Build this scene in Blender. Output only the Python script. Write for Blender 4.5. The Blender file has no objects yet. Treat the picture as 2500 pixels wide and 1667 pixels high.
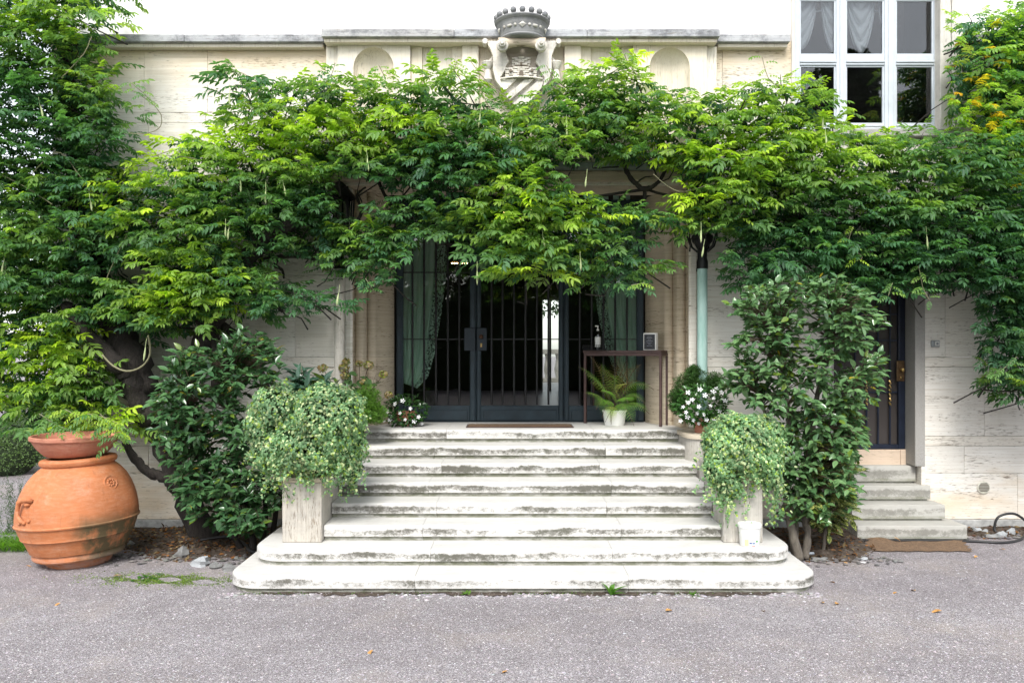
import bpy, math, random
import numpy as np
from mathutils import Vector, Matrix
R = math.radians
rnd = random.Random(7)
rng = np.random.default_rng(11)
SC = bpy.context.scene
COL = SC.collection

# ------------------------------------------------------------ camera, sky, sun, exposure
HC = 2.05                      # eye height
cam_d = bpy.data.cameras.new('camera'); cam = bpy.data.objects.new('camera', cam_d); COL.objects.link(cam)
cam.location = (0, 0, HC); cam.rotation_euler = (R(90), 0, 0)
cam_d.sensor_width = 36; cam_d.lens = 28.8; cam_d.shift_y = 0.0086
cam_d.clip_start = 0.05; cam_d.clip_end = 600
SC.camera = cam
w = bpy.data.worlds.new('World'); SC.world = w; w.use_nodes = True
wn = w.node_tree; wn.nodes.clear()
wo = wn.nodes.new('ShaderNodeOutputWorld'); bg = wn.nodes.new('ShaderNodeBackground')
sk = wn.nodes.new('ShaderNodeTexSky'); sk.sky_type = 'NISHITA'; sk.sun_disc = False
SUN_EL, SUN_AZ = 47, 186        # azimuth measured from +Y clockwise: behind the camera
sk.sun_elevation = R(SUN_EL); sk.sun_rotation = R(SUN_AZ); sk.dust_density = 1.2; sk.air_density = 1.0
hs = wn.nodes.new('ShaderNodeHueSaturation'); hs.inputs['Saturation'].default_value = 0.28
wn.links.new(sk.outputs[0], hs.inputs['Color']); wn.links.new(hs.outputs[0], bg.inputs['Color'])
bg.inputs['Strength'].default_value = 0.15
wn.links.new(bg.outputs[0], wo.inputs['Surface'])
sd = bpy.data.lights.new('sun', 'SUN'); sd.energy = 1.5; sd.angle = R(22); sd.color = (1, .97, .92)
so = bpy.data.objects.new('sun', sd); COL.objects.link(so)
az = R(SUN_AZ)
sv = Vector((math.sin(az)*math.cos(R(SUN_EL)), math.cos(az)*math.cos(R(SUN_EL)), math.sin(R(SUN_EL))))
so.rotation_euler = sv.to_track_quat('Z', 'Y').to_euler()
SC.view_settings.view_transform = 'Standard'; SC.view_settings.look = 'None'
SC.view_settings.exposure = 1.3; SC.view_settings.gamma = 1
SC.view_settings.use_curve_mapping = False
SC.cycles.max_bounces = 7; SC.cycles.transparent_max_bounces = 12
SC.cycles.diffuse_bounces = 4; SC.cycles.glossy_bounces = 4

# ------------------------------------------------------------ helpers
def P(x, y, Y):                 # a point of the facade measured from the photograph (2500 px wide) at distance Y
    return Vector(((x-1250)*Y/2000, Y, HC-(y-855)*Y/2000))
K = 2500/2352
def V(x, y, Y): return P(x*K, y*K, Y)
def XS(x, Y): return (x-1250)*Y/2000
def ZS(y, Y): return HC-(y-855)*Y/2000

class NT:
    def __init__(s, name):
        s.m = bpy.data.materials.new(name); s.m.use_nodes = True
        s.t = s.m.node_tree; s.t.nodes.clear()
        s.out = s.n('OutputMaterial'); s.b = s.n('BsdfPrincipled')
        s.l(s.b.outputs[0], s.out.inputs['Surface'])
    def n(s, typ, **kw):
        nd = s.t.nodes.new('ShaderNode'+typ)
        for k, v in kw.items():
            if k in nd.inputs: nd.inputs[k].default_value = v
            else: setattr(nd, k, v)
        return nd
    def l(s, a, b): s.t.links.new(a, b)
    def set(s, **kw):
        for k, v in kw.items():
            k = k.replace('_', ' ')
            if isinstance(v, bpy.types.NodeSocket): s.l(v, s.b.inputs[k])
            else: s.b.inputs[k].default_value = v
    def coord(s, scale=(1,1,1), which='Object', rand=0):
        tc = s.n('TexCoord'); o = tc.outputs[which]
        if rand:
            oi = s.n('ObjectInfo'); vm = s.n('VectorMath', operation='MULTIPLY'); vm.inputs[1].default_value = (rand, rand*.7, rand*1.3)
            s.l(oi.outputs['Random'], vm.inputs[0]); va = s.n('VectorMath', operation='ADD')
            s.l(o, va.inputs[0]); s.l(vm.outputs[0], va.inputs[1]); o = va.outputs[0]
        mp = s.n('Mapping'); mp.inputs['Scale'].default_value = scale; s.l(o, mp.inputs['Vector'])
        return mp.outputs[0]
    def noise(s, vec, scale=5, detail=6, rough=.6, dist=0):
        nd = s.n('TexNoise', Scale=scale, Detail=detail, Roughness=rough, Distortion=dist); s.l(vec, nd.inputs['Vector']); return nd.outputs['Fac']
    def vor(s, vec, scale=5, feature='F1', out='Distance'):
        nd = s.n('TexVoronoi', Scale=scale, feature=feature); s.l(vec, nd.inputs['Vector']); return nd.outputs[out]
    def ramp(s, fac, stops, interp='LINEAR'):
        nd = s.n('ValToRGB'); nd.color_ramp.interpolation = interp; e = nd.color_ramp.elements
        while len(e) < len(stops): e.new(.5)
        for i, (p, c) in enumerate(stops):
            e[i].position = p; e[i].color = (c if isinstance(c, tuple) else (c, c, c))+(1,)
        s.l(fac, nd.inputs[0]); return nd.outputs[0]
    def mix(s, f, a, b, mode='MIX'):
        nd = s.n('Mix', data_type='RGBA', blend_type=mode)
        for i, v in ((0, f), (6, a), (7, b)):
            if isinstance(v, bpy.types.NodeSocket): s.l(v, nd.inputs[i])
            elif i == 0: nd.inputs[0].default_value = v
            else: nd.inputs[i].default_value = tuple(v)+(1,)
        return nd.outputs[2]
    def math(s, op, a, b=0, clamp=False):
        nd = s.n('Math', operation=op, use_clamp=clamp)
        for i, v in ((0, a), (1, b)):
            if isinstance(v, bpy.types.NodeSocket): s.l(v, nd.inputs[i])
            else: nd.inputs[i].default_value = v
        return nd.outputs[0]
    def sep(s, vec):
        nd = s.n('SeparateXYZ'); s.l(vec, nd.inputs[0]); return nd.outputs
    def rng(s, v, a, b, c=0, d=1):
        nd = s.n('MapRange'); s.l(v, nd.inputs[0])
        for i, x in enumerate((a, b, c, d)): nd.inputs[i+1].default_value = x
        return nd.outputs[0]
    def bump(s, h, strength=.3, dist=.01, prev=None):
        nd = s.n('Bump', Strength=strength, Distance=dist); s.l(h, nd.inputs['Height'])
        if prev is not None: s.l(prev, nd.inputs['Normal'])
        s.l(nd.outputs[0], s.b.inputs['Normal']); return nd.outputs[0]

def plain(name, c, rough=.6, metal=0, var=.15, vs=8, bump=0):
    t = NT(name); v = t.coord(rand=3)
    f = t.noise(v, vs, 5)
    col = t.mix(t.rng(f, .3, .7), tuple(x*(1-var) for x in c), tuple(min(1, x*(1+var)) for x in c))
    t.set(Base_Color=col, Roughness=rough, Metallic=metal)
    if bump: t.bump(t.noise(v, vs*6, 5), bump, .004)
    return t.m

def travertine(name, light, dark, direction='h', pits=.5, warm_top=False, base_stain=False, sc=1.0, grey=0, rough=.75):
    t = NT(name)
    st = (1.1*sc, 1.1*sc, 40*sc) if direction == 'h' else (40*sc, 40*sc, 1.1*sc)
    v = t.coord(st, rand=9)
    f = t.noise(v, 1.6, 9, .68, .35)
    col = t.mix(t.rng(f, .32, .68), dark, light)
    col = t.mix(1.0, col, t.ramp(t.n('ObjectInfo').outputs['Random'], [(0, (.88, .87, .85)), (.5, (1, 1, 1)), (1, (.95, .92, .87))]), 'MULTIPLY')
    big = t.noise(t.coord((1, 1, 1), rand=5), .9, 5)
    col = t.mix(t.rng(big, .35, .7, 0, .35), col, tuple(x*.8 for x in light), 'MIX')
    ps = (9*sc, 9*sc, 80*sc) if direction == 'h' else (80*sc, 80*sc, 9*sc)
    p = t.noise(t.coord(ps, rand=7), 1.5, 6, .62)
    where = t.noise(t.coord((.9, .9, 5) if direction == 'h' else (5, 5, .9), rand=3), 1.4, 4)
    pp = t.math('ADD', p, t.rng(where, .3, .7, -.10, .08))
    pm = t.rng(pp, .58, .68)
    col = t.mix(t.math('MULTIPLY', pm, pits), col, (.16, .115, .07))
    z = t.sep(t.n('TexCoord').outputs['Object'])[2]
    x = t.sep(t.n('TexCoord').outputs['Object'])[0]
    if warm_top:
        n2 = t.noise(t.coord((1.2, 1, 2.5)), 1.3, 6)
        a = t.math('ADD', t.rng(z, 4.75, 5.45, -.35, .75), t.math('SUBTRACT', n2, .5), True)
        col = t.mix(a, col, (.80, .67, .47), 'MULTIPLY')
    if base_stain:
        n2 = t.noise(t.coord((.8, 1, 2.2)), 1.6, 7)
        a = t.math('ADD', t.rng(z, 0, 1.0, .62, -.35), t.math('MULTIPLY', t.math('SUBTRACT', n2, .5), 2.2), True)
        col = t.mix(a, col, (.84, .66, .45), 'MULTIPLY')
        n3 = t.noise(t.coord((2, 2, .5)), 1.5, 6)
        col = t.mix(t.rng(n3, .55, .75, 0, .45), col, (.62, .6, .56), 'MULTIPLY')
    if grey:
        n3 = t.noise(t.coord((1.5, 1.5, 2)), 2.2, 9, .75)
        col = t.mix(t.rng(n3, .46, .6, 0, grey), col, (.10, .105, .115))
    t.set(Base_Color=col, Roughness=rough)
    t.bump(t.math('SUBTRACT', t.math('MULTIPLY', f, .3), pm), .5, .006)
    return t.m

def step_stone(name, light=(.60, .585, .555), grime=1.0, seed=0):
    t = NT(name)
    v = t.coord((1.5, 3, 8), rand=6)
    f = t.noise(v, 2, 8, .65, .3)
    col = t.mix(t.rng(f, .3, .7), tuple(x*.84 for x in light), light)
    gz = t.sep(t.n('TexCoord').outputs['Generated'])[2]
    ny = t.math('MULTIPLY', t.sep(t.n('NewGeometry').outputs['Normal'])[2], 1)
    vert = t.rng(ny, .75, .35)                   # vertical faces
    n1 = t.noise(t.coord((6, 6, 9), rand=8), 3.4, 14, .85, .35)
    n1 = t.math('ADD', t.math('MULTIPLY', n1, .72), t.math('MULTIPLY', t.noise(t.coord((14, 14, 20), rand=5), 9, 8, .85), .28))
    gzw = t.math('ADD', gz, t.rng(t.noise(t.coord((1, 1, .2), rand=3), 2.1, 5, .7), .3, .7, -.16, .16))
    band = t.ramp(gzw, [(0, .4), (.28, .5), (.5, .9), (.70, 1.0), (.84, .35), (1, 0)])
    blotch = t.noise(t.coord((1, 1, .5), rand=4), 1.3, 4)
    a = t.math('ADD', n1, t.rng(band, 0, 1, -.17, .06))
    a = t.math('ADD', a, t.rng(t.n('ObjectInfo').outputs['Random'], 0, 1, -.035, .055))
    a = t.math('ADD', a, t.rng(blotch, .3, .7, -.15, .10))
    g = t.math('MULTIPLY', t.rng(a, .43, .56), vert)
    gcol = t.mix(t.noise(t.coord((1, 1, 1)), 2.1, 3), (.045, .034, .026), (.045, .05, .022))
    col = t.mix(t.math('MULTIPLY', g, .90*grime), col, gcol)
    low = t.math('MULTIPLY', t.rng(gz, .30, .27), t.rng(t.noise(t.coord((3, 3, 8), rand=2), 2, 8, .7), .34, .56))
    col = t.mix(t.math('MULTIPLY', low, .8*grime), col, (.12, .13, .065))
    n4 = t.noise(t.coord((3, 7, 3), rand=3), 3, 10, .75)
    col = t.mix(t.math('MULTIPLY', t.rng(n4, .54, .70), .45), col, (.33, .30, .26))
    t.set(Base_Color=col, Roughness=.72)
    t.bump(t.math('SUBTRACT', n1, t.math('MULTIPLY', g, .2)), .45, .008)
    return t.m

def leaf_mat(name, rough=.45, trans=.35, spec=.5, gloss_bump=False):
    t = NT(name)
    at = t.n('Attribute', attribute_name='tint')
    n = t.noise(t.coord((1, 1, 1)), 60, 2)
    col = t.mix(t.rng(n, .3, .7, 0, .25), at.outputs['Color'], (.02, .05, .01))
    t.set(Base_Color=col, Roughness=rough); t.b.inputs['Specular IOR Level'].default_value = spec
    tr = t.n('BsdfTranslucent'); c2 = t.mix(1.0, at.outputs['Color'], (1.6, 1.8, .7), 'MULTIPLY'); t.l(c2, tr.inputs[0])
    mx = t.n('MixShader'); mx.inputs[0].default_value = trans
    t.l(t.b.outputs[0], mx.inputs[1]); t.l(tr.outputs[0], mx.inputs[2]); t.l(mx.outputs[0], t.out.inputs['Surface'])
    return t.m

def glass_mat(name, refl=.9, tint=(.8, .85, .85), wob=0.0, minr=.04):
    t = NT(name); t.t.nodes.remove(t.b)
    tr = t.n('BsdfTransparent'); tr.inputs[0].default_value = tint+(1,)
    gl = t.n('BsdfGlossy'); gl.inputs['Roughness'].default_value = .01; gl.inputs[0].default_value = (refl,)*3+(1,)
    lw = t.n('Fresnel', IOR=1.5); f = t.math('MAXIMUM', lw.outputs[0], minr)
    if wob:
        bp = t.n('Bump', Strength=wob, Distance=.02); t.l(t.noise(t.coord((1, 1, .6)), 2.2, 3), bp.inputs['Height']); t.l(bp.outputs[0], gl.inputs['Normal'])
    mx = t.n('MixShader'); t.l(f, mx.inputs[0]); t.l(tr.outputs[0], mx.inputs[1]); t.l(gl.outputs[0], mx.inputs[2])
    t.l(mx.outputs[0], t.out.inputs['Surface']); return t.m

def emit(name, c, s):
    t = NT(name); t.set(Base_Color=c+(1,)); t.b.inputs['Emission Color'].default_value = c+(1,); t.b.inputs['Emission Strength'].default_value = s
    return t.m

def tag(o, label=None, cat=None, group=None, kind=None):
    for k, v in (('label', label), ('category', cat), ('group', group), ('kind', kind)):
        if v: o[k] = v
    return o
def empty(name, loc=(0, 0, 0), label=None, cat=None, group=None):
    o = bpy.data.objects.new(name, None); COL.objects.link(o); o.location = loc; o.empty_display_size = .1
    return tag(o, label, cat, group)

class MB:
    """collects verts and faces; builds ONE mesh object. Coordinates are world (parent's location is subtracted)."""
    def __init__(s): s.v = []; s.f = []
    def add(s, vs, fs):
        b = len(s.v); s.v += [tuple(p) for p in vs]; s.f += [tuple(b+i for i in f) for f in fs]; return s
    def box(s, x0, x1, y0, y1, z0, z1, bev=0, M=None):
        if bev <= 0:
            vs = [(x, y, z) for x in (x0, x1) for y in (y0, y1) for z in (z0, z1)]
            fs = [(0,1,3,2), (4,6,7,5), (0,4,5,1), (2,3,7,6), (0,2,6,4), (1,5,7,3)]
        else:
            b = min(bev, (x1-x0)*.45, (y1-y0)*.45, (z1-z0)*.45); vs = []; idx = {}
            for i, x in enumerate((x0, x1)):
                for j, y in enumerate((y0, y1)):
                    for k, z in enumerate((z0, z1)):
                        sx, sy, sz = 1-2*i, 1-2*j, 1-2*k
                        for a, p in enumerate(((x, y+sy*b, z+sz*b), (x+sx*b, y, z+sz*b), (x+sx*b, y+sy*b, z))):
                            idx[i, j, k, a] = len(vs); vs.append(p)
            I = lambda i, j, k, a: idx[i, j, k, a]
            fs = []
            for i in (0, 1): fs.append([I(i,0,0,0), I(i,0,1,0), I(i,1,1,0), I(i,1,0,0)][::(1 if i == 0 else -1)])
            for j in (0, 1): fs.append([I(0,j,0,1), I(1,j,0,1), I(1,j,1,1), I(0,j,1,1)][::(1 if j == 0 else -1)])
            for k in (0, 1): fs.append([I(0,0,k,2), I(0,1,k,2), I(1,1,k,2), I(1,0,k,2)][::(1 if k == 0 else -1)])
            for i in (0, 1):
                for j in (0, 1): fs.append([I(i,j,0,0), I(i,j,1,0), I(i,j,1,1), I(i,j,0,1)])
                for k in (0, 1): fs.append([I(i,0,k,0), I(i,1,k,0), I(i,1,k,2), I(i,0,k,2)])
            for j in (0, 1):
                for k in (0, 1): fs.append([I(0,j,k,1), I(1,j,k,1), I(1,j,k,2), I(0,j,k,2)])
            for i in (0, 1):
                for j in (0, 1):
                    for k in (0, 1): fs.append([I(i,j,k,0), I(i,j,k,1), I(i,j,k,2)])
        if M is not None: vs = [M @ Vector(p) for p in vs]
        return s.add(vs, fs)
    def tube(s, pts, rad, n=8, caps=True):
        pts = [Vector(p) for p in pts]
        if not isinstance(rad, (list, tuple)): rad = [rad]*len(pts)
        vs = []; fs = []; up = None
        for i, p in enumerate(pts):
            t = (pts[min(i+1, len(pts)-1)]-pts[max(i-1, 0)]).normalized()
            if up is None: up = Vector((0, 0, 1)) if abs(t.z) < .9 else Vector((1, 0, 0))
            a = t.cross(up)
            if a.length < 1e-4: a = t.cross(Vector((0, 1, .1)))
            a.normalize(); b = a.cross(t).normalized(); up = b
            for k in range(n):
                q = 2*math.pi*k/n; vs.append(p+(a*math.cos(q)+b*math.sin(q))*rad[i])
        for i in range(len(pts)-1):
            for k in range(n):
                k2 = (k+1) % n; fs.append((i*n+k, i*n+k2, (i+1)*n+k2, (i+1)*n+k))
        if caps: fs += [tuple(range(n))[::-1], tuple((len(pts)-1)*n+k for k in range(n))]
        return s.add(vs, fs)
    def lathe(s, prof, c=(0, 0, 0), n=48, a0=0, a1=2*math.pi, M=None, wob=None, closed=None):
        full = abs(a1-a0-2*math.pi) < 1e-6; m = n if full else n+1; vs = []; fs = []
        for i, (r, z) in enumerate(prof):
            for k in range(m):
                q = a0+(a1-a0)*k/n; rr = r+(wob(q, z) if wob else 0)
                p = Vector((rr*math.cos(q), rr*math.sin(q), z))
                if M is not None: p = M @ p
                vs.append(p+Vector(c))
        for i in range(len(prof)-1):
            for k in range(n):
                k2 = (k+1) % m; fs.append((i*m+k, i*m+k2, (i+1)*m+k2, (i+1)*m+k))
        return s.add(vs, fs)
    def ball(s, c, r, n=12, sc=(1, 1, 1)):
        pr = [(max(1e-4, r*math.sin(math.pi*i/(n//2+2)))*1, -r*math.cos(math.pi*i/(n//2+2))) for i in range(n//2+3)]
        vs = []; fs = []
        for (a, z) in pr:
            for k in range(n):
                q = 2*math.pi*k/n; vs.append((c[0]+a*math.cos(q)*sc[0], c[1]+a*math.sin(q)*sc[1], c[2]+z*sc[2]))
        for i in range(len(pr)-1):
            for k in range(n):
                k2 = (k+1) % n; fs.append((i*n+k, i*n+k2, (i+1)*n+k2, (i+1)*n+k))
        return s.add(vs, fs)
    def prism(s, poly, y0, y1, bev=0):
        """poly: (x,z) outline, extruded from y0 (front) to y1, optional chamfer at front"""
        n = len(poly); cx = sum(p[0] for p in poly)/n; cz = sum(p[1] for p in poly)/n
        rings = []
        if bev:
            rings.append([(x+(cx-x)*bev, y0, z+(cz-z)*bev) for x, z in poly]); rings.append([(x, y0+.012, z) for x, z in poly])
        else: rings.append([(x, y0, z) for x, z in poly])
        rings.append([(x, y1, z) for x, z in poly])
        vs = [p for r in rings for p in r]; fs = [tuple(range(n))]
        for i in range(len(rings)-1):
            for k in range(n): k2 = (k+1) % n; fs.append((i*n+k, (i+1)*n+k, (i+1)*n+k2, i*n+k2))
        fs.append(tuple((len(rings)-1)*n+k for k in range(n))[::-1])
        return s.add(vs, fs)
    def build(s, name, mat, parent=None, smooth=False, local=None):
        me = bpy.data.meshes.new(name)
        o = bpy.data.objects.new(name, me)
        off = Vector((0, 0, 0)); p = parent
        while p is not None: off += p.location; p = p.parent
        if parent is None and local is not None: off = Vector(local); o.location = off
        me.from_pydata([tuple(Vector(v)-off) for v in s.v], [], s.f); me.update()
        import bmesh
        bm = bmesh.new(); bm.from_mesh(me); bmesh.ops.recalc_face_normals(bm, faces=bm.faces); bm.to_mesh(me); bm.free()
        if smooth:
            me.polygons.foreach_set('use_smooth', [True]*len(me.polygons))
            if smooth != 'all': me.set_sharp_from_angle(angle=R(smooth if isinstance(smooth, (int, float)) and smooth > 1 else 40))
        me.materials.append(mat); COL.objects.link(o)
        if parent is not None: o.parent = parent
        return o
def twin(src, parent, loc=None, name=None, rot=None, sc=None):
    o = src.copy(); COL.objects.link(o); o.parent = parent
    if loc is not None: o.location = loc
    if rot is not None: o.rotation_euler = rot
    if sc is not None: o.scale = sc
    return o

def scatter(name, pv, pf, M, T, col, mat, parent=None, pcol=None, smooth=False):
    """joins many copies of a small leaf (verts pv, quads/tris pf) into one mesh with a per-point tint"""
    pv = np.asarray(pv, float); k = len(T); n = len(pv)
    off = np.zeros(3); p = parent
    while p is not None: off += np.array(p.location); p = p.parent
    W = np.einsum('kij,nj->kni', M, pv)+T[:, None, :]-off
    lens = np.array([len(f) for f in pf]); flat = np.concatenate([np.array(f) for f in pf])
    L = (flat[None, :]+(np.arange(k)*n)[:, None]).ravel()
    cnt = np.tile(lens, k); st = np.concatenate([[0], np.cumsum(cnt)[:-1]])
    me = bpy.data.meshes.new(name)
    me.vertices.add(k*n); me.vertices.foreach_set('co', W.ravel())
    me.loops.add(len(L)); me.loops.foreach_set('vertex_index', L.astype(np.int32))
    me.polygons.add(len(cnt)); me.polygons.foreach_set('loop_start', st.astype(np.int32))
    try: me.polygons.foreach_set('loop_total', cnt.astype(np.int32))
    except Exception: pass
    if smooth: me.polygons.foreach_set('use_smooth', np.ones(len(cnt), bool))
    me.update(calc_edges=True)
    c = np.ones((k, n, 4)); c[..., :3] = np.asarray(col)[:, None, :]
    if pcol is not None: c[..., :3] *= pcol
    at = me.attributes.new('tint', 'FLOAT_COLOR', 'POINT'); at.data.foreach_set('color', np.clip(c, 0, 1).astype(np.float32).ravel())
    o = bpy.data.objects.new(name, me); me.materials.append(mat); COL.objects.link(o)
    if parent is not None: o.parent = parent
    return o
def frames(D, N):
    """rotation matrices with x axis = D and z axis close to N"""
    D = D/np.linalg.norm(D, axis=1, keepdims=True)
    Yv = np.cross(N, D); Yv /= np.linalg.norm(Yv, axis=1, keepdims=True)+1e-9
    Z = np.cross(D, Yv); return np.stack([D, Yv, Z], axis=2)
def inpoly(x, y, poly):
    c = np.zeros(np.shape(x), bool); n = len(poly)
    for i in range(n):
        x1, y1 = poly[i]; x2, y2 = poly[i-1]
        m = ((y1 > y) != (y2 > y)) & (x < (x2-x1)*(y-y1)/((y2-y1)+1e-12)+x1); c ^= m
    return c

# ------------------------------------------------------------ materials
M_wall = travertine('wall_travertine', (.86, .84, .79), (.66, .61, .53), 'h', .85, True, True)
M_trav_v = travertine('bay_travertine', (.80, .75, .65), (.68, .61, .49), 'v', .45, False, False, .8)
M_jamb = travertine('jamb_travertine', (.64, .56, .44), (.44, .37, .28), 'h', 1.0, sc=.8)
M_corn = travertine('cornice_stone', (.50, .51, .52), (.30, .31, .33), 'h', .5, grey=.75, sc=.6)
M_arms = travertine('arms_stone', (.80, .77, .71), (.66, .61, .53), 'v', .5, grey=.35, sc=1.5)
M_crown = travertine('crown_stone', (.33, .34, .35), (.17, .18, .19), 'h', .4, grey=.6, sc=2)
M_ped = travertine('pedestal_travertine', (.56, .535, .49), (.40, .37, .32), 'v', .85, grey=.2, sc=1.1)
M_step = step_stone('step_travertine')
M_step2 = step_stone('side_step_stone', (.43, .42, .385), .6)
M_granite = plain('granite', (.33, .32, .30), .8, var=.45, vs=220, bump=.3)
M_plinth = plain('plinth_stone', (.34, .34, .33), .8, var=.35, vs=14, bump=.4)
M_peach = travertine('threshold_stone', (.72, .58, .46), (.60, .47, .35), 'h', .4)
M_surr = travertine('surround_stone', (.74, .71, .66), (.62, .58, .52), 'v', .3, grey=.15)
M_plaster = plain('white_plaster', (.84, .82, .80), .9, var=.02, vs=1.5)
M_teal = plain('teal_painted_metal', (.018, .032, .042), .42, .2, var=.3, vs=6)
M_bar = plain('dark_iron_bar', (.022, .022, .024), .5, .3, var=.3)
M_black = plain('black_iron', (.012, .012, .013), .5, .3)
M_navy = plain('navy_painted_steel', (.012, .018, .035), .35, .2, var=.3)
M_copper = NT('green_copper')
_f = M_copper.noise(M_copper.coord((3, 3, .8)), 3, 8)
M_copper.set(Base_Color=M_copper.mix(M_copper.rng(_f, .3, .7), (.22, .38, .34), (.42, .58, .54)), Roughness=.75); M_copper.bump(_f, .2, .004); M_copper = M_copper.m
M_glass = glass_mat('dark_door_glass', .8, (.88, .90, .88), .055)
M_win = glass_mat('window_glass', 1.0, (.75, .77, .78), .10, .05)
M_white = plain('white_painted_wood', (.50, .54, .58), .45, var=.08)
M_plastic = plain('white_plastic', (.74, .74, .71), .35, var=.03)
M_brass = plain('brass', (.55, .38, .14), .28, .9, var=.3, vs=30)
M_rust = plain('brown_steel', (.085, .05, .045), .5, .3, var=.3)
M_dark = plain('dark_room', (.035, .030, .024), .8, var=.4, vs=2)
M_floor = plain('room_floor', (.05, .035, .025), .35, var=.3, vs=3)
M_rubber = plain('black_rubber', (.015, .015, .016), .45)
M_greyhose = plain('grey_hose', (.30, .33, .36), .45)
M_bark = NT('bark'); _v = M_bark.coord((12, 12, 2.5)); _f = M_bark.noise(_v, 2.5, 9, .7, 1.0)
M_bark.set(Base_Color=M_bark.mix(M_bark.rng(_f, .3, .7), (.010, .008, .007), (.04, .032, .027)), Roughness=.9); M_bark.bump(_f, .9, .03); M_bark = M_bark.m
M_bark2 = NT('pale_bark'); _v = M_bark2.coord((10, 10, 3)); _f = M_bark2.noise(_v, 3, 8, .7, .6)
M_bark2.set(Base_Color=M_bark2.mix(M_bark2.rng(_f, .3, .7), (.07, .06, .05), (.20, .175, .14)), Roughness=.9); M_bark2.bump(_f, .6, .02); M_bark2 = M_bark2.m
M_twig = plain('twig', (.09, .065, .04), .8)
M_tendril = plain('pale_tendril', (.20, .19, .11), .7)
M_leaf = leaf_mat('wisteria_leaf', .5, .42, .35)
M_cam = leaf_mat('camellia_leaf', .20, .12, .6)
M_ivy = leaf_mat('ivy_leaf', .5, .25, .35)
M_pod = plain('seed_pod', (.36, .42, .20), .6)
M_petal = leaf_mat('white_petal', .6, .3, .3)

def terracotta(name, base):
    t = NT(name); v = t.coord((1, 1, 1))
    f = t.noise(v, 2.2, 7, .6); g = t.noise(t.coord((4, 4, 14)), 3, 8, .65)
    col = t.mix(t.rng(f, .3, .7), tuple(x*.80 for x in base), tuple(min(1, x*1.15) for x in base))
    col = t.mix(t.rng(g, .45, .7, 0, .3), col, (.62, .36, .22))
    s = t.noise(t.coord((2, 2, 5)), 9, 8, .8)
    col = t.mix(t.rng(s, .64, .70, 0, .7), col, (.12, .07, .05))
    lb_ = t.noise(t.coord((1.5, 1.5, 2.5)), 2.6, 9, .75)
    col = t.mix(t.rng(lb_, .54, .72, 0, .28), col, (.62, .46, .36))
    sk_ = t.noise(t.coord((9, 9, .8)), 2, 6, .7)
    col = t.mix(t.rng(sk_, .56, .70, 0, .4), col, tuple(x*.45 for x in base))
    if name == 'terracotta_jar':
        sx = t.sep(t.n('TexCoord').outputs['Object'])
        m = t.math('MULTIPLY', t.rng(sx[0], .12, .30), t.rng(sx[2], .56, .42))
        m = t.math('MULTIPLY', m, t.rng(sx[2], .04, .10))
        m = t.math('MULTIPLY', m, t.rng(t.noise(t.coord((3, 3, 2)), 2.5, 7), .36, .52))
        col = t.mix(t.math('MULTIPLY', m, .88), col, (.055, .065, .03))
        m2 = t.math('MULTIPLY', t.rng(sx[2], .16, .05), t.rng(t.noise(t.coord((3, 3, 6)), 3, 8), .40, .60))
        col = t.mix(t.math('MULTIPLY', m2, .6), col, (.42, .30, .26))
    t.set(Base_Color=col, Roughness=.72); t.bump(t.noise(t.coord((1, 1, 6)), 7, 7), .3, .01)
    return t.m
M_terra = terracotta('terracotta_jar', (.47, .16, .058))
M_terra2 = terracotta('terracotta_bowl', (.42, .16, .10))

def gravel_mat():
    t = NT('gravel'); v = t.coord((1, 1, 1))
    vo = t.n('TexVoronoi', Scale=150.0); t.l(v, vo.inputs['Vector'])
    h = t.sep(vo.outputs['Color'])[0]
    col = t.ramp(h, [(0, (.15, .13, .135)), (.35, (.31, .285, .295)), (.7, (.44, .41, .43)), (.93, (.55, .52, .54)), (1, (.62, .60, .60))])
    d = t.noise(v, .8, 7, .65)
    col = t.mix(t.rng(d, .50, .68, 0, .6), col, (.50, .43, .37))
    d5 = t.noise(t.coord((.35, 1, 1)), .9, 5, .6)
    col = t.mix(t.rng(d5, .4, .62, .30, 0), col, (.16, .135, .14))
    d6 = t.noise(v, 6, 6, .7)
    col = t.mix(t.rng(d6, .60, .72, 0, .5), col, (.52, .46, .41))
    d3 = t.noise(v, 2.7, 8, .75)
    col = t.mix(t.rng(d3, .35, .65, .35, 0), col, (.13, .11, .11))
    n2 = t.noise(v, 42, 5, .8)
    col = t.mix(t.rng(n2, .3, .7, .3, 0), col, (.09, .075, .08))
    t.set(Base_Color=col, Roughness=.85)
    b = t.bump(t.math('MULTIPLY', vo.outputs['Distance'], -1), .9, .006)
    t.bump(n2, .5, .01, b); return t.m
M_gravel = gravel_mat()
def soil_mat():
    t = NT('soil'); v = t.coord()
    f = t.noise(v, 9, 9, .75)
    t.set(Base_Color=t.ramp(f, [(.3, (.025, .018, .013)), (.5, (.07, .05, .035)), (.7, (.15, .12, .10))]), Roughness=.95)
    t.bump(f, 1, .03); return t.m
M_soil = soil_mat()
M_rock = plain('rock', (.20, .20, .195), .85, var=.4, vs=9, bump=.5)
M_rockw = plain('pale_rock', (.34, .355, .365), .8, var=.15, vs=9, bump=.3)

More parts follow.
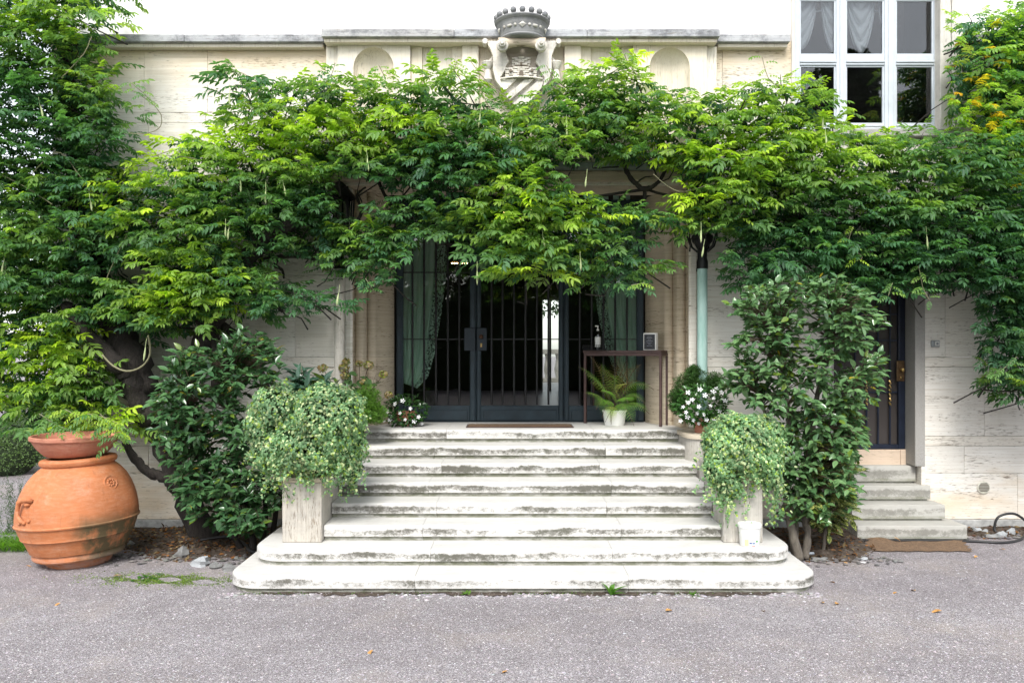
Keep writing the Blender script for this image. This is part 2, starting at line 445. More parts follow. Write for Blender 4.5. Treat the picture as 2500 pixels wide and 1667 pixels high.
# ------------------------------------------------------------ ground
def grid_sheet(name, x0, x1, y0, y1, nx, ny, zf, mat, keep=None, kind='structure', parent=None):
    xs = np.linspace(x0, x1, nx+1); ys = np.linspace(y0, y1, ny+1); mb = MB()
    mb.v = [(x, y, zf(x, y)) for y in ys for x in xs]
    for j in range(ny):
        for i in range(nx):
            if keep is None or keep((xs[i]+xs[i+1])/2, (ys[j]+ys[j+1])/2):
                a = j*(nx+1)+i; mb.f.append((a, a+1, a+nx+2, a+nx+1))
    o = mb.build(name, mat, parent, smooth='all')
    if kind: o['kind'] = kind
    return o
g = MB(); g.add([(-150, -90, 0), (150, -90, 0), (150, 260, 0), (-150, 260, 0)], [(0, 1, 2, 3)])
g.build('gravel_drive', M_gravel)['kind'] = 'structure'
def bump2(x, y, s=1.0): return .5+.25*math.sin(x*3.1*s+1.7*math.sin(y*2.3*s))+.25*math.sin(y*4.3*s+1.3*math.sin(x*5.1*s))
def bed_z(edge):
    def f(x, y):
        d = edge(x, y); return -.03 if d < 0 else min(.055, d*.25)*(.6+.6*bump2(x, y, 2))+.004*math.sin(x*31)*math.sin(y*37)
    return f
def left_edge(x, y): return min(y-(8.02+.07*math.sin(x*4)+max(0, (-3.2-x))*.55), -2.0-x, x+6.5)
grid_sheet('left_soil_bed', -5.6, -1.95, 7.6, 9.34, 90, 50, bed_z(left_edge), M_soil)
def right_edge(x, y):
    lim = 7.95+.06*math.sin(x*5) if x < 3.75 else 8.98+.03*math.sin(x*7)
    if 3.3 < x <= 3.75: lim = 7.95+(x-3.3)*1.1
    return min(y-lim, x-2.2)
grid_sheet('right_soil_bed', 2.15, 8.5, 7.6, 9.34, 130, 45, bed_z(right_edge), M_soil)

CX_ = .096
grid_sheet('damp_soil_strip', -2.5, 2.6, 6.78, 6.96, 160, 12, lambda x, y: .004+.004*bump2(x, y, 9), M_soil, keep=lambda x, y: abs(x-CX_) < 2.22 and y > 6.87+.035*math.sin(x*6.1)+.025*math.sin(x*17.3)+.02*math.sin(x*41))
# loose gravel, thousands of grains too small to pick apart
def stones(name, pts, smin, smax, mat, flat=.6, cols=None):
    n = len(pts); a = np.array([(1,0,0), (.3,.95,0), (-.8,.6,.1), (-.9,-.5,0), (.2,-1,.1), (0,.1,.8), (.1,0,-.8)])
    F = [(0,1,5), (1,2,5), (2,3,5), (3,4,5), (4,0,5)]
    th = rng.uniform(0, 6.283, n); s = rng.uniform(smin, smax, n)
    M = np.zeros((n, 3, 3)); c, si = np.cos(th), np.sin(th)
    M[:, 0, 0] = c*s*rng.uniform(.7, 1.3, n); M[:, 0, 1] = -si*s; M[:, 1, 0] = si*s*rng.uniform(.7, 1.3, n); M[:, 1, 1] = c*s; M[:, 2, 2] = s*flat*rng.uniform(.6, 1.2, n)
    T = np.array(pts); base = np.array([.42, .39, .405]) if cols is None else cols
    k = rng.uniform(.35, 1.2, n)[:, None]*rng.uniform(.93, 1.07, (n, 3))
    white = rng.random(n) < .008
    C = base*k; C[white] = (.62, .6, .6)
    o = scatter(name, a, F, M, T, C, mat); return o
M_grain = NT('gravel_grain'); _a = M_grain.n('Attribute', attribute_name='tint'); M_grain.set(Base_Color=_a.outputs['Color'], Roughness=.85); M_grain = M_grain.m
N = 52000
yy = 4.7+(rng.random(N)**1.5)*4.2; xx = rng.uniform(-1, 1, N)*(yy*.66+.3)
ok = ~((yy > 6.95) & (np.abs(xx-.1) < 2.5)) & ~((yy > 8.0) & (xx < -2)) & ~((yy > 8.9))
pts = np.stack([xx, yy, np.zeros(N)], 1)[ok]
o = stones('gravel', pts, .003, .0075, M_grain); tag(o, 'fine purplish grey gravel covering the drive', None, None, 'stuff')
N = 2600; yy = 4.7+(rng.random(N)**1.3)*4.0; xx = rng.uniform(-1, 1, N)*(yy*.66+.3); ok = ~((yy > 6.95) & (np.abs(xx-.1) < 2.6)) & ~((yy > 8.0) & (xx < -2))
o = stones('gravel', np.stack([xx, yy, np.zeros(N)], 1)[ok], .006, .012, M_grain); tag(o, 'scattered larger chips lying loose on the drive', None, None, 'stuff')
n = 900; xx = rng.uniform(-2.5, 2.6, n); yy = 6.93-np.abs(rng.normal(0, .09, n))
o = stones('loose_gravel', np.stack([xx, yy, np.zeros(n)], 1), .007, .02, M_grain); tag(o, 'coarser loose gravel gathered along the foot of the bottom step', None, None, 'stuff')

# ------------------------------------------------------------ villa
CX = .096                      # axis of the portal
WY = 9.35                      # facade plane
villa = empty('villa', (0, WY, 0), 'pale travertine villa front with a recessed glazed portal, carved attic and tall window', 'building')
def sub(rects, hole):
    out = []
    for (a, b, c, d) in rects:
        p, q, r_, s_ = hole
        if q <= a or p >= b or s_ <= c or r_ >= d: out.append((a, b, c, d)); continue
        if p > a: out.append((a, p, c, d))
        if q < b: out.append((q, b, c, d))
        a2, b2 = max(a, p), min(b, q)
        if r_ > c: out.append((a2, b2, c, r_))
        if s_ < d: out.append((a2, b2, s_, d))
    return out
PORT = (CX-1.97, CX+1.97, 0, 3.93)
WIN = (3.205, 4.905, 4.555, 9)
SDO = (3.56, 4.70, 0, 3.06)
zl = [ZS(y, WY) for y in (1267, 1154, 1088, 1064, 896, 872, 697, 672, 499, 474, 300, 275, 100)]
left_x, right_x = -5.25, 8.6
for ci in range(len(zl)-1):
    z0, z1 = zl[ci], zl[ci+1]; narrow = z1-z0 < .2
    rr = random.Random(ci*5+1)
    js = [left_x]; x = left_x+(1.1 if ci % 2 else 1.75)
    if ci == 11: js += [-4.2, XS(507, WY), -2.1, -.4, 1.0, 2.4, 3.2, 4.9, 6.6, right_x]
    elif ci in (3, ): js += [-3.9, -2.4, XS(2404, WY), 6.9, right_x]
    else:
        while x < right_x-.6: js.append(x); x += (2.35 if narrow else 1.55)+rr.uniform(-.25, .25)
        js.append(right_x)
    for i in range(len(js)-1):
        rs = [(js[i], js[i+1], z0, z1)]
        for h in (PORT, WIN, SDO, (CX-1.5, CX+1.5, 4.1, 5.3)): rs = sub(rs, h)
        for (a, b, c, d) in rs:
            if b-a < .02 or d-c < .01: continue
            MB().box(a+.0018, b-.0018, WY+rr.uniform(-.0015, .0015), WY+.20, c+.0018, d-.0018, .0025).build('travertine_slab', M_wall, villa)
for a, b in ((left_x, CX-1.97), (CX+1.97, 3.56), (4.70, right_x)):
    MB().box(a, b, WY-.035, WY+.2, -.05, ZS(1267, WY)-.002, .006).build('plinth', M_plinth, villa)
# end wall and backing core
MB().box(left_x, left_x+.3, WY+.22, 17, 0, 8.6).build('side_wall', M_wall, villa)
# upper storey, plain plaster
for a, b in ((left_x, WIN[0]), (WIN[1], right_x)):
    MB().box(a, b, WY+.02, WY+.3, 5.58, 8.6).build('upper_wall', M_plaster, villa)
MB().box(CX-2.2, CX+2.2, WY-.06, WY+.02, 5.58, 8.6).build('upper_wall', M_plaster, villa)
MB().box(left_x-.5, right_x, WY-.7, WY+8, 8.6, 8.8).build('shade_roof_slab', M_crown, villa)  # unseen slab added so the interior stays dark
# cornice
def cornice(a, b, yf):
    L = b-a; n = max(1, round(L/1.5)); 
    for i in range(n):
        p, q = a+L*i/n, a+L*(i+1)/n
        mb = MB(); mb.box(p+.0015, q-.0015, yf, WY+.02, 5.512, 5.598, .006)
        o = mb.build('cornice_block', M_corn, villa)
    MB().box(a+.02, b-.02, yf+.05, WY, 5.47, 5.511, .004).build('cornice_moulding', M_trav_v, villa)
cornice(left_x, CX-2.21, WY-.15); cornice(CX-2.205, CX+2.205, WY-.30); cornice(CX+2.21, 3.13, WY-.15); cornice(5.06, right_x, WY-.15)

# projecting attic bay with niches and the coat of arms
BY = WY-.15
def panel(x0, x1, dy, z0=4.14, z1=5.47, name='attic_panel'):
    return MB().box(XS(x0, BY)+.001, XS(x1, BY)-.001, BY+dy, WY+.01, z0, z1, .003).build(name, M_trav_v, villa)
for x0, x1, dy in ((794, 824, .04), (1002, 1030, .045), (1030, 1102, .075), (1102, 1128, .045), (1128, 1169, 0), (1169, 1378, .07),
                   (1378, 1419, 0), (1419, 1444, .045), (1444, 1519, .075), (1519, 1545, .045), (1726, 1752, .035)):
    panel(x0, x1, dy)
def niche(x0, x1, c0, c1, ytop):
    mb = MB(); a, b = XS(x0, BY)+.001, XS(x1, BY)-.001; n0, n1 = XS(c0, BY), XS(c1, BY); zt = ZS(ytop, BY); r_ = (n1-n0)/2; cx = (n0+n1)/2; zc = zt-r_
    mb.box(a, n0, BY, WY, 4.14, zc).box(n1, b, BY, WY, 4.14, zc)
    N_ = 24; z1 = 5.47; arc = []; outer = []
    for i in range(N_+1):
        q = math.pi*i/N_; x, z = cx+r_*math.cos(q), zc+r_*math.sin(q); arc.append((x, z))
        dx, dz = math.cos(q), math.sin(q); t = min((b-cx)/dx if dx > 1e-6 else 9, (cx-a)/(-dx) if dx < -1e-6 else 9, (z1-zc)/dz if dz > 1e-6 else 9)
        outer.append((cx+dx*t, zc+dz*t))
    vs = [(x, BY, z) for x, z in arc]+[(x, BY, z) for x, z in outer]
    fs = [(i, i+1, N_+2+i, N_+1+i) for i in range(N_)]
    mb.add(vs, fs); mb.add([(b, BY, zc), (b, BY, z1), (outer[0][0], BY, outer[0][1])], [])
    for cxr, k in ((b, 1), (a, -1)):  # fill the two upper corners
        near = [p for p in outer if abs(p[1]-z1) < 1e-6]; e = max(near, key=lambda p: k*p[0])
        side = [p for p in outer if abs(p[0]-cxr) < 1e-6]
        s_ = max(side, key=lambda p: p[1]); mb.add([(cxr, BY, s_[1]), (cxr, BY, z1), (e[0], BY, z1)], [(0, 1, 2)])
    o = mb.build('niche_panel', M_trav_v, villa)
    mb = MB(); vs = []; m = 13                    # hollow
    rows = [(zz, r_, .13) for zz in (4.14, zc)]+[(zc+r_*math.sin(R(t)), r_*math.cos(R(t)), .13*math.cos(R(t))) for t in range(10, 91, 10)]
    for (z, w_, d_) in rows:
        for i in range(m):
            q = math.pi*i/(m-1); vs.append((cx+w_*math.cos(q), BY+.0+d_*math.sin(q), z))
    mb.add(vs, [(j*m+i, j*m+i+1, (j+1)*m+i+1, (j+1)*m+i) for j in range(len(rows)-1) for i in range(m-1)])
    mb.build('niche_hollow', M_trav_v, villa, smooth='all')
niche(824, 1002, 863, 961, 116); niche(1545, 1726, 1586, 1684, 116)
MB().box(CX-2.24, CX+2.24, BY-.12, WY+.1, 4.08, 4.135, .008).build('bay_ledge', plain('green_ledge', (.22, .27, .24), .7), villa)
MB().box(CX-2.2, CX+2.2, WY-.10, WY+.1, 3.97, 4.078, .01).build('bay_beam', M_jamb, villa)
MB().box(CX-1.96, CX+1.96, WY+.02, WY+.6, 3.93, 4.12).build('lintel', M_jamb, villa)

# portal jambs, fluted
DY = 10.17
def jamb(sgn):
    prof = [(1.56, DY+.02), (1.57, DY-.12), (1.60, DY-.22), (1.66, DY-.32), (1.70, DY-.36)]
    for c in (1.765, 1.885):
        for q in range(-5, 6): prof.append((c+.055*q/5*1.0, DY-.40-.045*math.sqrt(max(0, 1-(q/5.2)**2))-(c-1.765)*1.2))
    prof += [(1.955, WY+.02), (1.975, WY+.02), (1.975, DY+.02)]
    zs = [1.16, ZS(872, 9.8), ZS(672, 9.8), 3.93]
    for k in range(3):
        mb = MB(); a, b = zs[k]+.001, zs[k+1]-.002; n = len(prof)
        vs = [(CX+sgn*x, y, a) for x, y in prof]+[(CX+sgn*x, y, b) for x, y in prof]
        mb.add(vs, [(i, (i+1) % n, n+(i+1) % n, n+i) for i in range(n)]+[tuple(range(n)), tuple(range(n, 2*n))[::-1]])
        mb.build('portal_jamb', M_jamb, villa, smooth=35)
jamb(1); jamb(-1)
# base course beside landing
for s_ in (-1, 1):
    a, b = sorted((CX+s_*1.55, CX+s_*1.975)); MB().box(a, b, WY+.01, DY+.3, 0, 1.158).build('portal_base', M_jamb, villa)

# entrance doors: three leaves of teal iron frame, bars and panes
ZL = 1.16
M_lock = plain('lock_plate', (.018, .026, .033), .38, .4)
def px(x): return XS(x, DY)
def pz(y): return ZS(y, DY)
ZT = 3.92
def leaf(name, x0, x1, sl, sr, bars, label=None):
    e = empty(name, ((px(x0)+px(x1))/2, DY-WY, ZL)); e.parent = villa
    if label: e['label'] = label
    a, b = px(x0)+.002, px(x1)-.002
    for (p, q) in ((a, px(x0+sl)), (px(x1-sr), b)):
        MB().box(p, q, DY, DY+.06, ZL+.012, ZT, .004).build('stile', M_teal, e)
        MB().box(p+.012, q-.012, DY-.012, DY+.0, ZL+.02, ZT, .004).build('moulding', M_teal, e)
    MB().box(px(x0+sl)+.001, px(x1-sr)-.001, DY+.004, DY+.055, ZL+.012, pz(990), .004).build('bottom_rail', M_teal, e)
    MB().box(px(x0+sl)+.03, px(x1-sr)-.03, DY-.008, DY+.003, ZL+.03, pz(1001), .004).build('kick_panel', M_teal, e)
    MB().box(px(x0+sl)+.001, px(x1-sr)-.001, DY+.004, DY+.055, ZT-.1, ZT, .004).build('top_rail', M_teal, e)
    for bx in bars: MB().tube([(px(bx), DY+.012, pz(988)), (px(bx), DY+.012, ZT-.1)], .0125, 8).build('bar', M_bar, e, smooth=40)
    for y in (664.6, 828, 560): MB().box(px(x0+sl), px(x1-sr), DY+.024, DY+.034, pz(y)-.006, pz(y)+.006).build('cross_bar', M_bar, e)
    MB().box(px(x0+sl)-.004, px(x1-sr)+.004, DY+.04, DY+.046, pz(990)-.01, ZT-.09).build('glass_pane', M_glass, e)
    return e
d1 = leaf('door_leaf', 967, 1162, 17, 15, (1006.7, 1035, 1064, 1093, 1121), 'left fixed leaf with the lace curtain behind')
d2 = leaf('door_leaf', 1163, 1376, 11, 12, (1200, 1227, 1255, 1283, 1311, 1339), 'middle leaf through which the far garden shows')
d3 = leaf('door_leaf', 1377, 1572, 12, 17, (1416, 1445, 1473.5, 1502, 1531), 'right fixed leaf behind the console table')
for e, xg in ((d1, 1162.5), (d2, 1376.5)): MB().box(px(xg)-.012, px(xg)+.012, DY+.062, DY+.07, ZL+.01, ZT).build('astragal', M_teal, e)
for e, a, b in ((d1, 1133, 1161), (d2, 1164, 1189)):
    MB().box(px(a), px(b), DY-.028, DY-.014, pz(856), pz(800), .01).build('lock_plate', M_lock, e)
mb = MB(); c = (px(1175), DY-.05, pz(822)); mb.ball(c, .028, 14).tube([c, (c[0], DY-.02, c[2])], .012); mb.build('door_knob', plain('old_bronze', (.10, .05, .03), .4, .6), d2, smooth=40)
MB().box(px(1173), px(1177), DY-.032, DY-.027, pz(847), pz(838)).build('keyhole', M_brass, d2)
# threshold
MB().box(CX-1.54, CX+1.54, DY-.01, DY+.1, ZL-.02, ZL+.008).build('threshold', M_teal, villa)

# room behind the portal, with a far door onto the terrace
room = empty('hall', (0, 13, 0), 'dark entrance hall seen through the glazed portal', 'room'); room['kind'] = 'structure'
FY = 18.0; fx0, fx1, fz1 = .655, 1.03, ZS(728, FY)
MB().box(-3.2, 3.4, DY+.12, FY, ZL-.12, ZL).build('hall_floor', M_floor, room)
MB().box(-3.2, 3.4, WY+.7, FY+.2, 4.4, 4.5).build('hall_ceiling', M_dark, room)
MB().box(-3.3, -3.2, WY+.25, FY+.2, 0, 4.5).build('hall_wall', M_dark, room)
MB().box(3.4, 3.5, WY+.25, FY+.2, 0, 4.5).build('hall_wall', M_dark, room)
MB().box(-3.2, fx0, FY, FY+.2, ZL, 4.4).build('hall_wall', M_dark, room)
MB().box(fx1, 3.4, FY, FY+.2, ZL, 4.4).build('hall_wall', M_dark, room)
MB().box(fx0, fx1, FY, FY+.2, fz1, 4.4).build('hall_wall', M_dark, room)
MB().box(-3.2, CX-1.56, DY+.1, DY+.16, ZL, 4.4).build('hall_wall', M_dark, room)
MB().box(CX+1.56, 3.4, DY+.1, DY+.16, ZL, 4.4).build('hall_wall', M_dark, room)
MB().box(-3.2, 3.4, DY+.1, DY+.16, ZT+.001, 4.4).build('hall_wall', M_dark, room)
mb = MB()
mb.box(fx0, fx0+.02, FY-.03, FY, ZL, fz1).box(fx0, fx1, FY-.03, FY, fz1-.04, fz1).box((fx0+fx1)/2-.02, (fx0+fx1)/2+.02, FY-.03, FY, ZL, fz1).build('far_door_frame', M_white, room)
# terrace beyond
ter = MB(); ter.box(-4, 8, FY+.2, 25, ZL-.3, ZL-.02).build('terrace_floor', plain('terrace_paving', (.45, .44, .42), .8), None)
bpy.data.objects['terrace_floor']['kind'] = 'structure'
bal = empty('balustrade', (1, 23.5, ZL), 'pale stone terrace balustrade seen through the hall', 'balustrade')
MB().box(-1, 4, 23.35, 23.65, ZL+.78, ZL+.92, .01).build('handrail', M_ped, bal); MB().box(-1, 4, 23.35, 23.65, ZL-.02, ZL+.10, .01).build('base_rail', M_ped, bal)
b0 = None
for i in range(14):
    loc = (-.8+i*.3-1, 0, 0)
    if b0 is None:
        b0 = MB().lathe([(.06, .10), (.05, .16), (.085, .3), (.08, .4), (.045, .58), (.04, .68), (.065, .78)], (1-1.8, 23.5, ZL), 12).build('baluster', M_ped, bal, smooth=40)
        base = b0.location.copy()
    else: twin(b0, bal, base+Vector((i*.3, 0, 0)))
# lamps inside
M_glow = emit('warm_bulb', (1.0, .62, .28), 14)
ch = empty('chandelier', (XS(1265, 12.5), 12.5, ZS(520, 12.5)), 'small brass chandelier with warm bulbs glowing above the middle door leaf', 'chandelier')
cc = ch.location; mb = MB().tube([cc+Vector((0, 0, .5)), cc], .01, 6)
for i in range(6):
    q = i*math.pi/3; p = cc+Vector((.2*math.cos(q), .2*math.sin(q), -.02)); mb.tube([cc+Vector((0, 0, -.06)), cc+Vector((.12*math.cos(q), .12*math.sin(q), -.1)), p], .008, 6)
mb.build('arms', M_brass, ch)
for i in range(6):
    q = i*math.pi/3; p = cc+Vector((.2*math.cos(q), .2*math.sin(q), .02)); MB().ball(p, .022, 8, (1, 1, 1.7)).build('bulb', M_glow, ch)
st = empty('lamp_strip', (XS(1122, 13.5), 13.5, ZS(641, 13.5)), 'row of tiny warm lights glowing behind the left door leaf', 'light fitting')
c = st.location
MB().box(c.x-.14, c.x+.14, c.y, c.y+.03, c.z-.005, c.z+.02).build('rail', M_brass, st)
for i in range(7): MB().ball((c.x-.12+i*.04, c.y-.005, c.z-.012), .010, 8, (1.3, 1, .8)).build('bulb', M_glow, st)

# lace curtains
def lace_mat():
    t = NT('lace'); v = t.coord((1, 1, 1))
    n = t.noise(v, 38, 4, .7); f = t.rng(n, .50, .53)
    sx = t.n('UVMap'); u = t.sep(sx.outputs[0])[0]
    edge = t.rng(u, .70, .76)
    a = t.mix(edge, (1.0,)*3, t.mix(f, (.95,)*3, (.12,)*3))
    t.set(Base_Color=(.70, .95, .82, 1), Roughness=.9)
    tl = t.n('BsdfTranslucent'); tl.inputs[0].default_value = (.70, .95, .82, 1)
    m1 = t.n('MixShader'); m1.inputs[0].default_value = .4; t.l(t.b.outputs[0], m1.inputs[1]); t.l(tl.outputs[0], m1.inputs[2])
    tp = t.n('BsdfTransparent'); mx = t.n('MixShader'); t.l(a, mx.inputs[0]); t.l(tp.outputs[0], mx.inputs[1]); t.l(m1.outputs[0], mx.inputs[2])
    t.l(mx.outputs[0], t.out.inputs['Surface']); return t.m
M_lace = lace_mat()
def drape(name, inner, outer, mat, Y, waves, amp, parent=None, nu=64):
    """inner/outer: lists of (x,y) source-pixel edge points from top to bottom"""
    vs = []; fs = []; uv = []; nv = 30
    def at(L, t):
        f = t*(len(L)-1); i = min(int(f), len(L)-2); k = f-i; return L[i][0]*(1-k)+L[i+1][0]*k, L[i][1]*(1-k)+L[i+1][1]*k
    for j in range(nv+1):
        for i in range(nu+1):
            u = i/nu; a = at(outer, j/nv); b = at(inner, j/nv); x = a[0]*(1-u)+b[0]*u; y = a[1]*(1-u)+b[1]*u
            p = P(x, y, Y+amp*math.sin(waves*u*6.283+.8*math.sin(j*.2))+amp*.4*math.sin(waves*2.3*u*6.283+j*.11)); vs.append(p); uv.append((u, j/nv))
    w1 = nu+1
    for j in range(nv):
        for i in range(nu): fs.append((j*w1+i, j*w1+i+1, (j+1)*w1+i+1, (j+1)*w1+i))
    me = bpy.data.meshes.new(name); c = vs[0]; me.from_pydata([tuple(v-c) for v in vs], [], fs)
    ul = me.uv_layers.new(name='UVMap')
    for l in me.loops: ul.data[l.index].uv = uv[l.vertex_index]
    me.polygons.foreach_set('use_smooth', [True]*len(fs)); me.materials.append(mat)
    o = bpy.data.objects.new(name, me); o.location = c; COL.objects.link(o); return o
o = drape('lace_curtain', [(1094, 430), (1093, 600), (1088, 690), (1075, 780), (1062, 860), (1045, 920), (1018, 948)], [(985, 430), (985, 600), (984, 690), (983, 780), (983, 860), (983, 915), (985, 935)], M_lace, DY+.10, 4, .03)
tag(o, 'green tinted lace curtain hanging behind the left door leaf', 'curtain')
o = drape('lace_curtain', [(1440, 430), (1446, 600), (1450, 700), (1462, 780), (1478, 850), (1500, 905), (1535, 945)], [(1553, 430), (1553, 600), (1553, 700), (1553, 780), (1553, 850), (1553, 905), (1552, 935)], M_lace, DY+.10, 4, .03)
tag(o, 'green tinted lace curtain hanging behind the right door leaf by the table', 'curtain')

# tall window upper right
wy = WY+.10
win = empty('window', (0, .1, 0)); win.parent = villa
def wx(x): return XS(x, wy)
def wz(y): return ZS(y, wy)
cols_ = [(1953, 2042), (2066, 2160), (2188, 2281)]; rows_ = [(-190, -20), (-2, 134), (159, 303)]
xs_ = [(1940, 1953), (2042, 2066), (2160, 2188), (2281, 2300)]
for a, b in xs_:
    MB().box(wx(a), wx(b), wy, wy+.07, wz(314), 6.9, .004).build('mullion', M_white, win)
    if b-a > 20: MB().box(wx(a+8), wx(b-8), wy-.014, wy-.001, wz(314), 6.9, .004).build('mullion_bead', M_white, win)
for y0, y1 in ((303, 315), (134, 159), (-20, -2)):
    for (a, b) in cols_:
        MB().box(wx(a)+.001, wx(b)-.001, wy+.002, wy+.068, wz(y1), wz(y0), .004).build('rail', M_white, win)
        MB().box(wx(a)+.001, wx(b)-.001, wy-.011, wy+.001, wz(y1-6)-.0, wz(y1-10), .003).build('rail_bead', M_white, win)
for (a, b) in cols_:
    for (y0, y1) in rows_:
        fr = MB(); s_ = 4; A, B, C, D = wx(a), wx(b), wz(y1), wz(y0); k = .018
        fr.box(A, A+k, wy+.02, wy+.05, C, D).box(B-k, B, wy+.02, wy+.05, C, D).box(A+k, B-k, wy+.02, wy+.05, C, C+k).box(A+k, B-k, wy+.02, wy+.05, D-k, D)
        MB().box(A-.003, B+.003, wy+.032, wy+.038, C-.003, D+.003).build('glass_pane', M_win, win)
        fr.build('sash', M_white, win)
MB().box(WIN[0]-.0, WIN[1]+.1, WY-.09, WY+.3, WIN[2]-.09, WIN[2]-.002, .01).build('window_sill', M_granite, villa)
MB().box(XS(1931, WY), WIN[0]+.015, WY-.03, wy+.1, WIN[2], 8.5, .006).build('window_surround', M_surr, villa)
MB().box(WIN[1]-.03, XS(2319, WY), WY-.03, wy+.1, WIN[2], 8.5, .006).build('window_surround', M_surr, villa)
MB().box(XS(2320, WY)+.002, XS(2346, WY), WY-.05, WY, WIN[2]-.1, 8.5, .02).build('window_surround', M_surr, villa)
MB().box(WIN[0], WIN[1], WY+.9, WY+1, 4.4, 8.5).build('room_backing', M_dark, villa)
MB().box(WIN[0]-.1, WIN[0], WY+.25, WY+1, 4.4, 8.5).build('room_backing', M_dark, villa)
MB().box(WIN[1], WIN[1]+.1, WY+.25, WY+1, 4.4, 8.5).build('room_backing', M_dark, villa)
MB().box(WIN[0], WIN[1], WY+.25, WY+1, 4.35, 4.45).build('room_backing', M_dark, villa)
# swagged curtains
def swag_mat():
    t = NT('grey_voile'); t.set(Base_Color=(.88, .90, .90, 1), Roughness=.9)
    tp = t.n('BsdfTransparent'); mx = t.n('MixShader'); mx.inputs[0].default_value = .96
    t.l(tp.outputs[0], mx.inputs[1]); t.l(t.b.outputs[0], mx.inputs[2]); t.l(mx.outputs[0], t.out.inputs['Surface']); return t.m
M_swag = swag_mat()
def swag(xa, xb, yt, yb, Y):
    vs = []; nu, nv = 28, 40
    for j in range(nv+1):
        for i in range(nu+1):
            u = i/nu; v = j/nv; sag = 1-(2*u-1)**2
            y = yt+(yb-yt)*v*(.45+.55*sag**.8); x = xa+(xb-xa)*(.5+(u-.5)*(1-.10*v))
            vs.append(P(x, y, Y-.05*abs(math.sin((v**1.2)*15+abs(2*u-1)*2))*(.4+sag)+.02-.02*sag))
    w1 = nu+1; return vs, [(j*w1+i, j*w1+i+1, (j+1)*w1+i+1, (j+1)*w1+i) for j in range(nv) for i in range(nu)]
for k, (spans, lab) in enumerate(((((1915, 1998, -70, 122), (2001, 2062, -70, 128)), 'grey swagged blind behind the left column of window panes'),
                                  (((2062, 2140, -70, 132),  (2140, 2166, -70, 60)), 'grey swagged blind behind the middle column of window panes'))):
    mb = MB()
    for (a, b, c, d) in spans:
        v_, f_ = swag(a, b, c, d, wy+.14); mb.add(v_, f_)
    mb.box(XS(spans[0][0]+8, wy+.2), XS(spans[1][1], wy+.2), wy+.17, wy+.18, ZS(33, wy+.2), ZS(28, wy+.2))
    o = mb.build('swagged_blind', M_swag, None, smooth='all', local=P(spans[0][0], 0, wy+.24)); tag(o, lab, 'curtain')

# side door in granite surround with its steps
sdY = WY+.24
sdoor = empty('side_door', (0, .24, 0)); sdoor.parent = villa; sdoor['label'] = 'narrow dark side door with iron grille and brass knob'
def sx(x): return XS(x, sdY)
def sz(y): return ZS(y, sdY)
MB().box(4.585, 4.70-.001, WY-.035, WY+.22, .73, 3.1, .006).build('granite_jamb', M_granite, villa)
MB().box(4.655, 4.70-.001, WY-.034, WY+.22, .35, .729, .004).build('granite_jamb', M_wall, villa)
MB().box(3.561, 3.66, WY-.035, WY+.22, .35, 3.1, .006).build('granite_jamb', M_granite, villa)
MB().box(3.561, 4.699, WY-.036, WY+.22, 3.101, 3.25, .006).build('granite_lintel', M_granite, villa)
MB().box(3.66, 4.52, sdY-.06, sdY+.06, .70, .895, .004).build('threshold_stone', M_peach, villa)
MB().box(4.523, 4.584, sdY-.061, sdY+.06, .70, .897, .004).build('threshold_stone', M_peach, villa)
A, B = 3.665, 4.58
for a, b in ((A, A+.06), (B-.075, B)): MB().box(a, b, sdY-.05, sdY+.03, .90, 3.09, .006).build('door_frame', M_navy, sdoor)
MB().box(A+.061, B-.076, sdY-.045, sdY+.03, .90, .955, .006).build('bottom_rail', M_navy, sdoor)
MB().box(A+.061, B-.076, sdY-.045, sdY+.03, 3.0, 3.09, .006).build('top_rail', M_navy, sdoor)
for bx in (2085, 2113, 2141, 2170): MB().tube([(sx(bx), sdY-.03, .95), (sx(bx), sdY-.03, 3.0)], .010, 8).build('bar', M_navy, sdoor, smooth=40)
for y in (767, 831, 957, 700): MB().box(A+.06, B-.075, sdY-.022, sdY-.014, sz(y)-.009, sz(y)+.009).build('cross_bar', M_navy, sdoor)
for bx in (2113, 2170):
    pts = [(sx(bx)+.004*math.cos(k*1.3), sdY-.03+.004*math.sin(k*1.3), sz(925)-(sz(925)-sz(990))*k/30) for k in range(31)]
    MB().tube(pts, .012, 6).build('twisted_brass_rod', M_brass, sdoor, smooth=40)
t = NT('brown_mesh_glass'); t.set(Base_Color=t.mix(t.rng(t.noise(t.coord((1, 1, .3)), 2, 4), .3, .7), (.035, .030, .028), (.06, .052, .048)), Roughness=.25)
MB().box(A+.05, B-.07, sdY, sdY+.01, .92, 3.05).build('glass_pane', t.m, sdoor)
MB().box(sx(2183), sx(2202), sdY-.07, sdY-.052, sz(930), sz(880), .006).build('lock_plate', plain('worn_bronze', (.13, .08, .04), .35, .7, var=.5, vs=40), sdoor)
mb = MB(); c = (sx(2193), sdY-.11, sz(902)); mb.ball(c, .024, 14).tube([c, (c[0], sdY-.07, c[2])], .010); mb.build('door_knob', M_brass, sdoor, smooth=40)
mb = MB(); c = (sx(2192), sdY-.075, sz(921)); mb.ball(c, .012, 10); mb.build('lock_cylinder', M_brass, sdoor, smooth=40)
mb = MB().box(3.2, 5.2, sdY+.1, sdY+.15, 0, 3.3); mb.build('door_backing', M_dark, villa)

